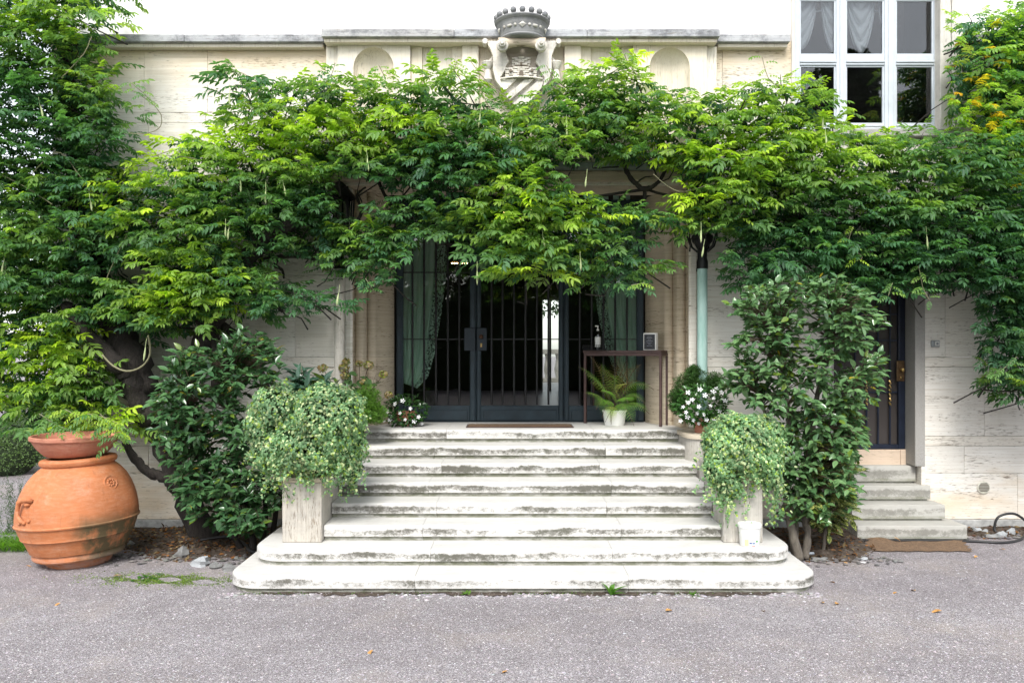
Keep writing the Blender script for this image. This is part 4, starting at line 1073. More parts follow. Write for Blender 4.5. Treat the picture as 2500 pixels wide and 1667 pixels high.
# ================================================================= plants
def unit(v): return v/(np.linalg.norm(v, axis=-1, keepdims=True)+1e-9)
def leaflet(L, W, o=(0, 0, 0), ang=0.0, droop=0.0, fold=.18, tipdroop=.12):
    """6 verts / 2 quads folded along the midrib; grows from o in the xy plane rotated by ang, z up"""
    pts = [(0, 0, 0), (.30*L, .5*W, fold*W), (.68*L, .40*W, fold*W-.3*tipdroop*L), (L, 0, -tipdroop*L), (.68*L, -.40*W, fold*W-.3*tipdroop*L), (.30*L, -.5*W, fold*W)]
    c, s_ = math.cos(ang), math.sin(ang); cd, sd_ = math.cos(droop), math.sin(droop); out = []
    for x, y, z in pts:
        x, z = x*cd+z*sd_, -x*sd_+z*cd
        out.append((o[0]+x*c-y*s_, o[1]+x*s_+y*c, o[2]+z))
    return out, [(0, 1, 2, 3), (0, 3, 4, 5)]
def pinnate(npair=5, L=.27, ll=.068, lw=.027, bend=1.0, seed=0):
    r_ = random.Random(seed); vs = []; fs = []; z = 0; x = 0
    N_ = npair+1; pts = []
    for i in range(N_+1):
        t_ = i/N_; a = bend*t_*.9; pts.append((x, z)); x += L/N_*math.cos(a); z -= L/N_*math.sin(a)
    def put(o, ang, dr, k):
        v, f = leaflet(ll*k*r_.uniform(.9, 1.1), lw*k*r_.uniform(.9, 1.1), o, ang, dr, .22, r_.uniform(.08, .22)); b = len(vs); vs.extend(v); fs.extend([tuple(b+i for i in q) for q in f])
    for i in range(1, N_):
        k = .82+.25*math.sin(i/N_*3.1); o = (pts[i][0], 0, pts[i][1])
        for s_ in (-1, 1): put(o, s_*R(r_.uniform(48, 66)), bend*i/N_*.6+r_.uniform(-.1, .45), k)
    put((pts[-2][0], 0, pts[-2][1]), R(r_.uniform(-8, 8)), bend*.9, 1.1)
    b = len(vs); h = .0016
    for (px_, pz_) in (pts[0], pts[N_//2], pts[-2]): vs += [(px_, -h, pz_), (px_, h, pz_)]
    fs += [(b, b+1, b+3, b+2), (b+2, b+3, b+5, b+4)]
    return np.array(vs), fs
G_DARK = np.array([.050, .130, .074]); G_MID = np.array([.098, .235, .082]); G_YOUNG_LIT = np.array([.50, .66, .05])  # mid and young-growth greens also carry the painted brightness of lit tops

def wisteria_foliage(parent, outline, holes, young, npc, Yf, thick, spacing, seed, tone=1.0, autumn=None, dens=30, backing=.5, scale=1.0, trim=()):
    """cushions of pinnate leaves filling a volume outlined in photograph measurements (2352 wide)"""
    r_ = np.random.default_rng(seed)
    xs = [p[0] for p in outline]; ys = [p[1] for p in outline]
    cand = np.stack([r_.uniform(min(xs), max(xs), npc*40), r_.uniform(min(ys), max(ys), npc*40)], 1)
    ok = inpoly(cand[:, 0], cand[:, 1], outline)
    for h in holes: ok &= ~inpoly(cand[:, 0], cand[:, 1], h)
    cand = cand[ok]; keep = []
    for c in cand:
        if all((c[0]-k[0])**2+((c[1]-k[1])*1.35)**2 > spacing**2 for k in keep): keep.append(c)
        if len(keep) >= npc: break
    out = {'T': [], 'D': [], 'N': [], 'C': [], 'S': [], 'P': []}
    for c in keep: c[1] += 13
    for c in keep:
        # distance of this cushion to the outline decides how far it bulges
        e = min(min(math.hypot(c[0]-a[0], c[1]-a[1]) for a in outline), 200)/200
        Yc = Yf+thick*(1-e)*.35+r_.uniform(-.28, .28)*thick*1.2
        cen = np.array(V(c[0], c[1], Yc)); rx, ry, rz = r_.uniform(.24, .46), r_.uniform(.2, .34), r_.uniform(.06, .13)
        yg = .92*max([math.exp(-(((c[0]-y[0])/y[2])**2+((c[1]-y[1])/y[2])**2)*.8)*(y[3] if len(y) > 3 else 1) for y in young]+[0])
        n = int(dens*r_.uniform(.75, 1.25))
        th = r_.uniform(0, 2*math.pi, n); rad = np.sqrt(r_.random(n))
        # positions on the cushion top, rolling over at the rim
        px_ = cen[0]+rx*rad*np.cos(th); py_ = cen[1]+ry*rad*np.sin(th); pz_ = cen[2]+rz*(1-rad**2)-rz*.5+r_.normal(0, .03, n)
        out_ = np.stack([np.cos(th), np.sin(th)-.45, np.zeros(n)], 1); out_ = unit(out_+r_.normal(0, .35, (n, 3))*np.array([1, 1, 0]))
        pitch = r_.uniform(.15, .85, n)-rad*.55
        d = out_*np.cos(pitch)[:, None]; d[:, 2] = np.sin(pitch)
        nrm = np.stack([r_.normal(0, .30, n), r_.normal(-.42, .28, n), np.ones(n)], 1)
        # tops get younger growth; their lit highlights are also put into the tint
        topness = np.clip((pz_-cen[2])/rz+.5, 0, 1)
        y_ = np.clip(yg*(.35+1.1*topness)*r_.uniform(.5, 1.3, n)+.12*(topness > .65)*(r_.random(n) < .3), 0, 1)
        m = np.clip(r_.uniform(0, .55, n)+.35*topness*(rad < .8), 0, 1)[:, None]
        col = G_DARK*(1-m)+G_MID*m; col = col*(1-y_[:, None])+G_YOUNG_LIT*y_[:, None]
        if autumn:
            for (ax, ay, ar, ap) in autumn:
                f = math.exp(-(((c[0]-ax)/ar)**2+((c[1]-ay)/ar)**2)*.8)*ap
                hit = r_.random(n) < f; k = r_.random((n, 1)); AC = np.array([.48, .40, .03])*(1-k)+np.array([.50, .26, .02])*k
                mid = r_.random(n) < f*1.3; col[mid] = col[mid]*.4+np.array([.30, .32, .05])*.6; col[hit] = AC[hit]
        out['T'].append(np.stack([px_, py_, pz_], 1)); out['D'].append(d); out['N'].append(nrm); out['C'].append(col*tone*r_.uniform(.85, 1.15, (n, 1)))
        out['S'].append(r_.uniform(.6, 1.2, n)*r_.uniform(.85, 1.15)*scale*(1+.1*yg))
        out['P'].append(c)
    tw = MB(); q = random.Random(seed)
    for c in keep:
        a = V(c[0], c[1], Yf+thick*.2); b = a+Vector((q.gauss(0, .25), q.uniform(.1, thick*.7), q.uniform(-.35, -.05))); b.y = min(b.y, WY-.15); m_ = a.lerp(b, .5)+Vector((q.gauss(0, .06), 0, q.gauss(0, .06)))
        tw.tube([a+Vector((q.gauss(0, .1), -.05, .08)), a, m_, b], [.0025, .005, .007, .009], 4, False)
    o = tw.build('twigs', M_bark, parent); o['kind'] = 'stuff'
    # inner leaves fill the volume behind
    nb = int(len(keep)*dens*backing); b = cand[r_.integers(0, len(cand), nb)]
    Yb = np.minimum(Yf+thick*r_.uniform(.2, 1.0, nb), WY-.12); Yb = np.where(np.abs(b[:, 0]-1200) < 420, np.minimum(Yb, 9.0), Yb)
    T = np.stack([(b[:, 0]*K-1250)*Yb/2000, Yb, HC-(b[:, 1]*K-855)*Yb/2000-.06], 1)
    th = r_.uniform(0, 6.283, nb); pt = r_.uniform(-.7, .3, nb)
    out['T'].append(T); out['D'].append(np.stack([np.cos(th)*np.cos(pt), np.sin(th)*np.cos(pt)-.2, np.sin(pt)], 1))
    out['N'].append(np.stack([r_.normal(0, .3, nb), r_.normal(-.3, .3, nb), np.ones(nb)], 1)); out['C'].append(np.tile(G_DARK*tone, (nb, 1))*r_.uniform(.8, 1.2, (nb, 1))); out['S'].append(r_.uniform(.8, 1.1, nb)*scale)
    T, D, N_, C, S = [np.concatenate(out[k]) for k in 'TDNCS']
    # thin the leaves that would stick through the wall
    k = T[:, 1]+D[:, 1]*.25 < WY-.03
    for tr in trim:
        for f_ in (.05, .2):
            Q = T+D*f_*S[:, None]; k &= ~inpoly((Q[:, 0]/Q[:, 1]*2000+1250)/K, (855-(Q[:, 2]-HC)/Q[:, 1]*2000)/K, tr)
    T, D, N_, C, S = T[k], D[k], N_[k], C[k], S[k]
    grp = r_.integers(0, 4, len(T)); M = frames(D, N_)*S[:, None, None]
    vs = []
    for g_ in range(4):
        pv, pf = pinnate((5, 4, 5, 4)[g_], (.24, .19, .28, .22)[g_], (.074, .080, .070, .078)[g_], (.027, .030, .026, .028)[g_], (.35, .6, .25, .8)[g_], g_)
        q = grp == g_; pc = 1+.0*pv; lc = np.repeat(r_.uniform(.8, 1.2, (len(pv)//6+1, 1)), 6, axis=0)[:len(pv)]
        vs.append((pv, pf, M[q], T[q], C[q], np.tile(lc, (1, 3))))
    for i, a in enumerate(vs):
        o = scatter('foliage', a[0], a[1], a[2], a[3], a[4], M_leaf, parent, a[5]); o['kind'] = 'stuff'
    return keep

def limb(name, pts, rad, mat, parent, n=12, rough=.12):
    q = [Vector(p) for p in pts]; out = []; rr = []
    for i in range(len(q)-1):
        p0, p1, p2, p3 = q[max(i-1, 0)], q[i], q[i+1], q[min(i+2, len(q)-1)]
        for s_ in range(6):
            t_ = s_/6; out.append(.5*((2*p1)+(-p0+p2)*t_+(2*p0-5*p1+4*p2-p3)*t_*t_+(-p0+3*p1-3*p2+p3)*t_**3)); rr.append(rad[i]*(1-t_)+rad[i+1]*t_)
    out.append(q[-1]); rr.append(rad[-1])
    out = [p+Vector((rnd.gauss(0, 1), rnd.gauss(0, 1), rnd.gauss(0, 1)))*r_*rough for p, r_ in zip(out, rr)]
    rr = [r_*rnd.uniform(.88, 1.14) for r_ in rr]
    return MB().tube(out, rr, n).build(name, mat, parent, smooth='all')

def VV(*a): return [V(x, y, Y) for x, y, Y in a]
# ---- the great wisteria
vine = empty('wisteria_vine', (-3.6, 8.9, 0), 'large old wisteria covering the left wall and arching thickly over the portal', 'vine')
limb('trunk', VV((485, 1300, 8.9), (470, 1235, 8.9), (415, 1110, 8.85), (372, 1010, 8.85), (338, 930, 8.85), (305, 840, 8.85), (255, 720, 8.9), (215, 620, 9.0), (190, 500, 9.0), (170, 300, 9.0), (150, 100, 9.0)), [.17, .14, .12, .13, .17, .19, .16, .14, .11, .09, .06], M_bark, vine, 14)
limb('limb', VV((335, 960, 8.8), (300, 870, 8.7), (262, 830, 8.6), (210, 780, 8.6), (150, 700, 8.6)), [.12, .11, .09, .08, .05], M_bark, vine)
limb('limb', VV((285, 1015, 8.5), (310, 1055, 8.5), (345, 1085, 8.5), (385, 1100, 8.5), (420, 1130, 8.55)), [.035, .045, .05, .055, .06], M_bark, vine)
limb('limb', VV((420, 900, 8.9), (455, 820, 8.9), (480, 760, 8.9), (510, 700, 8.8), (560, 600, 8.8), (660, 520, 8.7), (760, 470, 8.7)), [.13, .12, .11, .10, .09, .07, .05], M_bark, vine)
limb('limb', VV((500, 920, 8.85), (497, 830, 8.85), (490, 750, 8.9), (500, 690, 8.9), (470, 600, 8.9), (420, 500, 8.8)), [.06, .055, .05, .05, .05, .04], M_bark, vine)
limb('limb', VV((495, 735, 8.9), (530, 760, 8.9), (575, 795, 8.9), (600, 860, 8.9), (625, 930, 8.9)), [.045, .05, .045, .045, .04], M_bark, vine)
limb('limb', VV((480, 760, 8.8), (440, 700, 8.8), (360, 610, 8.8), (300, 595, 8.7), (230, 560, 8.7)), [.08, .07, .06, .05, .05], M_bark, vine)
limb('limb', VV((595, 600, 8.9), (640, 590, 8.95), (700, 590, 8.95), (760, 608, 8.95), (800, 600, 8.95), (900, 560, 8.9), (1050, 500, 8.9), (1250, 470, 8.9), (1480, 435, 8.95)), [.024, .022, .02, .022, .022, .022, .02, .018, .015], M_bark, vine)
limb('limb', VV((640, 590, 8.95), (632, 610, 8.95), (648, 620, 8.95), (652, 640, 8.95)), [.02, .02, .015, .01], M_bark, vine)
limb('limb', VV((1430, 365, 8.9), (1440, 395, 8.9), (1458, 420, 8.9), (1482, 434, 8.9), (1510, 420, 8.9), (1530, 390, 8.9), (1560, 340, 8.9)), [.028, .026, .026, .028, .022, .02, .018], M_bark, vine)
limb('limb', VV((1480, 434, 8.9), (1480, 460, 8.95), (1470, 500, 8.95)), [.022, .018, .014], M_bark, vine)
limb('limb', VV((1462, 420, 8.9), (1480, 408, 8.9), (1500, 405, 8.88)), [.010, .008, .005], M_bark, vine)
limb('limb', VV((1480, 434, 8.95), (1600, 470, 8.95), (1750, 520, 8.95), (1900, 520, 9.0), (2100, 500, 9.0), (2250, 470, 9.05)), [.014, .016, .022, .03, .03, .03], M_bark, vine)
for a in (((770, 480), (790, 450), (800, 500), (780, 540)), ((745, 500), (735, 470), (760, 440), (800, 430)), ((800, 540), (830, 490), (820, 450), (840, 430)), ((870, 420), (900, 470), (940, 460), (960, 500))):
    limb('limb', [V(x, y, 9.0) for x, y in a], [.02, .018, .015, .01], M_bark, vine)
M_loop = M_tendril
for a in (((235, 815), (260, 840), (290, 852), (320, 845), (340, 825), (345, 800), (340, 770)),): limb('tendril', [V(x, y, 8.4) for x, y in a], [.010]*7, M_loop, vine, 6, .05)
for a in (((300, 205), (345, 235), (370, 265), (365, 295), (330, 308), (295, 306)), ((360, 358), (400, 358), (450, 366), (480, 380)), ((0, 400), (40, 420), (75, 440), (120, 470)), ((60, 415), (130, 350), (180, 400), (205, 440)), ((210, 85), (195, 120), (165, 155), (140, 180)),
          ((1080, 140), (1120, 190), (1170, 230)), ((290, 540), (262, 600), (240, 650)), ((1640, 420), (1560, 440), (1500, 400)), ((1905, 265), (1960, 300), (1990, 320))):
    limb('tendril', [V(x, y, 8.35) for x, y in a], [.0045]*len(a), M_tendril, vine, 5, .3)
L_out = [(-90, -60), (215, -60), (230, 0), (215, 70), (200, 130), (235, 160), (255, 230), (272, 260), (262, 330), (275, 380), (300, 430), (340, 395), (378, 352), (412, 372), (410, 330), (448, 298), (540, 300), (575, 300),
         (560, 250), (552, 200), (565, 165), (610, 175), (645, 215), (690, 205), (712, 170), (760, 145), (795, 180), (820, 235), (850, 200), (870, 160), (915, 185), (950, 200), (985, 165), (1030, 150), (1070, 175),
         (1085, 235), (1110, 262), (1160, 240), (1200, 252), (1240, 238), (1280, 205), (1255, 170), (1295, 160), (1340, 190), (1390, 165), (1430, 130), (1465, 165), (1500, 205), (1560, 205),
         (1620, 215), (1690, 210), (1740, 175), (1770, 190), (1800, 175), (1850, 185), (1880, 230), (1925, 260), (1975, 300), (2060, 310), (2150, 305), (2250, 310), (2300, 330),
         (2300, 420), (2330, 480), (2420, 520), (2420, 640), (2330, 640), (2290, 590), (2240, 625), (2190, 640), (2155, 650), (2080, 650), (2030, 655), (1940, 640), (1890, 600), (1850, 600), (1790, 645), (1750, 650), (1700, 625), (1660, 560), (1620, 540), (1590, 520),
         (1540, 480), (1500, 500), (1440, 510), (1445, 560), (1470, 610), (1430, 655), (1385, 630), (1340, 590), (1300, 600), (1265, 620), (1210, 620), (1160, 600), (1100, 590), (1050, 560), (1030, 520), (975, 530), (935, 560), (915, 610), (885, 650), (860, 650), (800, 615), (745, 605),
         (712, 575), (730, 560), (640, 560), (620, 600), (640, 640), (715, 670), (720, 690), (660, 695), (600, 700), (545, 705), (500, 695), (455, 705), (420, 740), (350, 745), (330, 765), (300, 745), (240, 760), (200, 820), (260, 880), (250, 930), (270, 970), (200, 980), (90, 975), (60, 930), (-20, 900), (-90, 880)]
H1 = [(1265, 350), (1400, 338), (1575, 352), (1600, 440), (1560, 470), (1500, 470), (1320, 465)]
H2 = [(262, 610), (300, 595), (345, 600), (340, 635), (270, 640)]
H3 = [(225, 740), (260, 720), (300, 820), (240, 800)]
TRIM = [[(2100, 672), (2240, 672), (2235, 920), (2100, 920)], [(1290, 380), (1400, 372), (1540, 385), (1565, 432), (1500, 442), (1320, 438)], [(1578, 530), (1645, 530), (1645, 625), (1578, 625)],
        [(1108, 0), (1290, 0), (1275, 140), (1225, 195), (1185, 212), (1135, 185), (1105, 160)], [(1835, -50), (2200, -50), (2150, 272), (1985, 262), (1925, 200), (1870, 160), (1835, 150)],
        [(775, 0), (940, 0), (940, 150), (870, 140), (840, 175), (800, 165), (775, 140)], [(1480, 0), (1700, 0), (1700, 185), (1500, 185)], [(255, 620), (290, 600), (342, 606), (338, 628), (270, 640)], [(765, 400), (880, 405), (870, 430), (800, 500), (775, 500)], [(625, 590), (712, 590), (700, 640), (640, 635)], [(250, 750), (262, 740), (300, 830), (262, 815)], [(975, 540), (1040, 545), (1040, 600), (930, 690), (905, 690), (925, 600)]]
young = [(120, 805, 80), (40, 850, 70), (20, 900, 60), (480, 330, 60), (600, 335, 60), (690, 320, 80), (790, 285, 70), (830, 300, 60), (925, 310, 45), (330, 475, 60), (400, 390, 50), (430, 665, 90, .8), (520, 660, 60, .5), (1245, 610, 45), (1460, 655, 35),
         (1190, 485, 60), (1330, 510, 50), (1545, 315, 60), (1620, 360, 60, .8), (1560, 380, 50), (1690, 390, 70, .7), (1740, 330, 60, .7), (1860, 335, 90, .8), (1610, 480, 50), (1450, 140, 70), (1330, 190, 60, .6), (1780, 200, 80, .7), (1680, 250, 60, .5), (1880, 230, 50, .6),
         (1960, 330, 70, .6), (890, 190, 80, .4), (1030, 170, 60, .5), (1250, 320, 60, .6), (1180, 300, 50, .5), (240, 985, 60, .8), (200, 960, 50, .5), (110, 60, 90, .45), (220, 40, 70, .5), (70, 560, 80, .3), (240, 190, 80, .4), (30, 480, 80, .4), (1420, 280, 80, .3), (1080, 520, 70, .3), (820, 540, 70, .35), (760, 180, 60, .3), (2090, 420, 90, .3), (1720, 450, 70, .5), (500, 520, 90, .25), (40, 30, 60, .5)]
H4 = [(752, 395), (800, 385), (900, 400), (900, 430), (830, 520), (760, 520)]
H6 = [(1565, 505), (1665, 530), (1665, 620), (1560, 620)]
H5 = [(600, 575), (745, 570), (740, 620), (620, 640)]
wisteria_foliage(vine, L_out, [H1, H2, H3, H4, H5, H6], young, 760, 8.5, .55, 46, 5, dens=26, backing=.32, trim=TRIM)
# seed pods
pod0 = None
for (x, y) in ((527, 230), (655, 440), (610, 455), (553, 430), (518, 535), (524, 540), (1173, 310), (1096, 640), (1101, 280), (1250, 560), (1334, 610), (1614, 580), (1302, 300), (1610, 545), (5, 620), (332, 815), (1890, 285), (1898, 325), (775, 690), (795, 1040), (210, 475), (97, 260), (845, 380), (2130, 560), (1345, 420)):
    p = V(x, y, 8.22); L_ = rnd.uniform(.09, .14)
    if pod0 is None:
        pod0 = MB().tube([p+Vector((0, 0, .16)), p+Vector((.004, 0, .08)), p+Vector((0, 0, .055)), p, p+Vector((.002, 0, -.035)), p+Vector((0, 0, -.06))], [.002, .002, .006, .011, .008, .001], 6).build('seed_pod', M_pod, vine, smooth='all')
        bp = p; bl = pod0.location.copy()
        # move origin to the pod itself
        me = pod0.data; me.transform(Matrix.Translation(-(p-vine.location))); pod0.location = p-vine.location
    else:
        o = twin(pod0, vine, p-vine.location, rot=(rnd.uniform(-.15, .15), rnd.uniform(-.2, .2), rnd.uniform(0, 6))); o.scale = (1, 1, rnd.uniform(.8, 1.15))

# ---- climber at the right edge, turning yellow
vine2 = empty('climbing_vine', (5.9, 9.0, 0), 'yellowing climber with orange tinged leaves at the right corner of the facade', 'vine')
limb('trunk', VV((2420, 1200, 9.1), (2400, 950, 9.1), (2385, 700, 9.05), (2370, 400, 9.05), (2360, 100, 9.05)), [.06, .06, .055, .05, .04], M_bark, vine2)
for a in (((2360, 350), (2300, 330), (2250, 300), (2230, 260)), ((2370, 200), (2300, 160), (2230, 170)), ((2370, 520), (2330, 440), (2290, 410)), ((2380, 470), (2310, 460), (2270, 430)), ((2385, 730), (2345, 710), (2320, 715)), ((2390, 900), (2370, 880), (2355, 870))):
    limb('limb', [V(x, y, 9.0) for x, y in a], [.010, .007, .005, .004][:len(a)], M_bark, vine2, 6)
R_out = [(2195, 60), (2240, 25), (2300, 12), (2440, 0), (2440, 560), (2420, 640), (2330, 560), (2290, 430), (2250, 400), (2240, 330), (2225, 270), (2195, 230), (2180, 190), (2172, 150), (2205, 110)]
aut = [(2210, 165, 60, .20), (2250, 120, 50, .10), (2310, 230, 90, .05), (2290, 300, 70, .05), (2240, 290, 50, .12), (2340, 180, 70, .06), (2330, 480, 80, .05)]
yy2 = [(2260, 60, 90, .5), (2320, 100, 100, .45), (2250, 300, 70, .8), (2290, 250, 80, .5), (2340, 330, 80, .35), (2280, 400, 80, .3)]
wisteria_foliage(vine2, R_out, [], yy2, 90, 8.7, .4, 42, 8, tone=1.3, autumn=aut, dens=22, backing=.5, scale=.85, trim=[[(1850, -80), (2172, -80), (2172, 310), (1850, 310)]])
R2 = [(2250, 640), (2330, 600), (2440, 620), (2440, 900), (2340, 890), (2290, 870), (2262, 840), (2300, 820), (2262, 800), (2250, 770), (2290, 730), (2260, 700)]
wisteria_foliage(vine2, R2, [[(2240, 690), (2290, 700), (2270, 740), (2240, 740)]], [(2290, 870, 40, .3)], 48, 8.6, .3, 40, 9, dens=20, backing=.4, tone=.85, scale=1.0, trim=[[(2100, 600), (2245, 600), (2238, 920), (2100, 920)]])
hz = [((2040, 655), (2050, 700), (2140, 690)), ]
# hanging shoots with leaves, right of centre
def hanging(parent, path, Y, n, seed, col, sc=.6):
    r_ = np.random.default_rng(seed); P_ = [np.array(V(x, y, Y)) for x, y in path]
    limb('tendril', [Vector(p) for p in P_], [.004]*len(P_), M_tendril, parent, 5, .1)
    f = np.linspace(0, len(P_)-1.001, n); i = f.astype(int); k = (f-i)[:, None]; A_ = np.array(P_); T = A_[i]*(1-k)+A_[i+1]*k
    th = np.where(np.arange(n) % 2, .3, 2.8)+r_.normal(0, .5, n); D = np.stack([np.cos(th), -.5*np.ones(n), r_.uniform(-.6, .3, n)], 1)
    N_ = np.stack([np.zeros(n), -.6*np.ones(n), np.ones(n)], 1)
    pv, pf = pinnate(4, .22, .06, .024, .8, seed); m = r_.random((n, 1)); C = G_MID*(1-m*col)+G_YOUNG_LIT*m*col
    o = scatter('foliage', pv, pf, frames(D, N_)*sc*r_.uniform(.8, 1.2, n)[:, None, None], T, C, M_leaf, parent); o['kind'] = 'stuff'
for k, (pth, n, c_) in enumerate(((((1690, 410), (1700, 440), (1715, 470), (1700, 500)), 12, .9), (((1960, 520), (1950, 560), (1980, 590), (1965, 600)), 9, .9), (((2110, 610), (2120, 660), (2135, 690)), 9, .3), (((2050, 650), (2040, 680)), 5, .3),
    (((1750, 130), (1765, 180), (1790, 200)), 8, .6), (((1430, 115), (1445, 150), (1470, 180)), 12, .9), (((575, 225), (600, 200), (560, 170), (535, 165)), 12, .15), (((620, 235), (590, 260), (560, 220)), 8, .1), (((300, 190), (330, 215), (345, 232)), 8, .3), (((350, 360), (400, 345), (420, 350)), 7, .9),
    (((2335, 820), (2300, 850), (2270, 860)), 6, .2), (((1050, 140), (1040, 170)), 7, .4), (((770, 145), (760, 175), (740, 200)), 10, .2), (((870, 150), (885, 180)), 8, .4), (((1100, 200), (1125, 250)), 7, .1), (((1255, 150), (1275, 190)), 7, .3), (((1480, 650), (1450, 655)), 4, 1.0),
    (((15, 600), (5, 660)), 5, .2), (((205, 965), (240, 985), (280, 1000)), 9, .8), (((840, 640), (860, 670)), 5, .05))):
    hanging(vine, pth, 8.3, n, 100+k, c_)

for k, (pth, n, c_) in enumerate(((((150, 940), (200, 965), (250, 985), (285, 1012)), 14, .7), (((200, 950), (245, 960), (290, 985)), 12, .8), (((90, 950), (130, 975), (170, 990)), 10, .3), (((230, 950), (265, 990), (255, 1020)), 9, .4))):
    hanging(vine, pth, 7.62, n, 300+k, c_, .7)
# ---- shrubs with glossy simple leaves
def simple_leaf(L, W, curl=.12):
    xs_ = (0, .18, .42, .72, 1.0); ws = (.02, .72, 1.0, .66, .02); vs = []; fs = []
    for x, w_ in zip(xs_, ws):
        z = -curl*L*x*x; vs += [(x*L, w_*W/2, z+.16*w_*W), (x*L, 0, z), (x*L, -w_*W/2, z+.16*w_*W)]
    for i in range(4): a = i*3; fs += [(a, a+1, a+4, a+3), (a+1, a+2, a+5, a+4)]
    return np.array(vs), fs
def shrub(name, label, cat, base, stems, outline, Yr, ntips, leafn, LW, cols, mat, seed, bark, holes=(), topbias=0, twigr=.003, per=(5, 9), stemr=.03):
    e = empty(name, base, label, cat); r_ = np.random.default_rng(seed); q = random.Random(seed)
    nodes = []
    for st_, rad in stems:
        limb('stem', st_, rad, bark, e, 8, .08)
        for i in range(len(st_)-1):
            for k in range(4): nodes.append(st_[i].lerp(st_[i+1], k/4))
    xs = [p[0] for p in outline]; ys = [p[1] for p in outline]; tips = []
    while len(tips) < ntips:
        x, y = r_.uniform(min(xs), max(xs)), r_.uniform(min(ys), max(ys))
        if not inpoly(np.array([x]), np.array([y]), outline)[0]: continue
        if any(inpoly(np.array([x]), np.array([y]), h)[0] for h in holes) : continue
        Y = r_.uniform(*Yr); tips.append(V(x, y, Y))
    mb = MB(); T = []; D = []; N_ = []; C = []; S = []
    for t_ in tips:
        nd = min(nodes, key=lambda n_: (n_-t_).length+.35*max(0, n_.z-t_.z+.1)); d = t_-nd
        if d.length > .75: nd = t_-d*(.75/d.length)
        mid = nd.lerp(t_, .55)+Vector((q.gauss(0, .03), q.gauss(0, .03), .06)); mb.tube([nd, mid, t_], [twigr*1.8, twigr*1.3, twigr*.7], 4, False)
        dirn = (t_-mid).normalized(); m = q.randint(*per); cc_ = np.array(cols[0])*(1-q.random())+np.array(cols[1])*q.random()*1.0
        for i in range(m):
            f = q.uniform(.0, .16); th = q.uniform(0, 6.283); p = t_-dirn*f
            dd = np.array([math.cos(th), math.sin(th)-.35, q.uniform(-.55, .5)])+np.array(dirn)*.7
            T.append(p); D.append(dd); N_.append([q.gauss(0, .35), q.gauss(-.45, .35), 1.0]); S.append(q.uniform(.65, 1.15))
            k = q.random(); c_ = np.array(cols[0])*(1-k)+np.array(cols[1])*k
            if q.random() < .006: c_ = np.array([.38, .30, .03])
            elif q.random() < .05: c_ = np.array([.13, .20, .03])
            C.append(c_)
    tw = mb.build('twigs', M_twig, e); tw['kind'] = 'stuff'
    pv, pf = simple_leaf(*LW)
    o = scatter('foliage', pv, pf, frames(np.array(D), np.array(N_))*np.array(S)[:, None, None], np.array(T), np.array(C), mat, e, smooth=True); o['kind'] = 'stuff'
    return e
c1 = [(340, 920), (365, 870), (375, 820), (440, 790), (520, 770), (560, 755), (640, 780), (655, 815), (640, 870), (560, 880), (555, 960), (570, 1030), (590, 1090), (640, 1120), (655, 1150), (620, 1180), (600, 1230), (560, 1240), (520, 1220), (470, 1200), (420, 1190), (400, 1130), (365, 1060), (350, 990), (335, 950)]
st1 = [(VV((585, 1275, 8.2), (570, 1180, 8.2), (540, 1060, 8.15), (520, 940, 8.15), (540, 840, 8.2)), [.035, .03, .025, .02, .01]), (VV((560, 1270, 8.3), (500, 1150, 8.3), (450, 1020, 8.2), (430, 900, 8.2)), [.03, .025, .02, .01]),
       (VV((600, 1275, 8.25), (610, 1180, 8.3), (600, 1050, 8.3), (600, 900, 8.3)), [.03, .025, .02, .012]), (VV((620, 1260, 8.3), (635, 1150, 8.3), (630, 1000, 8.35)), [.03, .025, .02])]
shrub('camellia_shrub', 'glossy dark green camellia shrub in the soil left of the staircase', 'shrub', (-2.6, 8.2, 0), st1, c1, (7.7, 8.6), 860, 7, (.100, .046), ([.040, .105, .045], [.09, .19, .07]), M_cam, 21, M_bark)
c2 = [(1665, 700), (1720, 655), (1780, 640), (1850, 640), (1930, 625), (1960, 650), (2000, 670), (2015, 700), (2050, 730), (2020, 760), (2020, 800), (2045, 840), (2030, 880), (2015, 930), (1985, 970), (2000, 1010), (1980, 1070), (1985, 1130), (1960, 1190), (1880, 1215), (1795, 1190), (1780, 1060), (1785, 960), (1720, 930), (1680, 900), (1650, 880), (1680, 830), (1670, 790), (1690, 750)]
st2 = [(VV((1835, 1285, 7.95), (1815, 1200, 7.95), (1808, 1120, 8.0), (1815, 1000, 8.05), (1800, 860, 8.1), (1780, 740, 8.1)), [.05, .042, .036, .03, .022, .01]), (VV((1850, 1283, 7.98), (1855, 1230, 8.0), (1850, 1180, 8.02), (1860, 1080, 8.05), (1870, 950, 8.1), (1900, 800, 8.1), (1910, 700, 8.1)), [.04, .035, .04, .03, .025, .018, .01]),
       (VV((1850, 1180, 8.0), (1835, 1150, 8.0), (1850, 1060, 8.0), (1920, 960, 8.0), (1970, 880, 7.95)), [.03, .022, .02, .016, .01]), (VV((1820, 1270, 8.0), (1825, 1180, 8.05), (1760, 960, 8.2), (1730, 850, 8.25)), [.03, .025, .018, .01])]
shrub('camellia_shrub', 'tall airy camellia with pale shiny leaves between the staircase and the side door', 'shrub', (2.6, 8.0, 0), st2, c2, (7.6, 8.5), 1080, 7, (.094, .049), ([.07, .16, .065], [.17, .30, .12]), M_cam, 22, M_bark2)
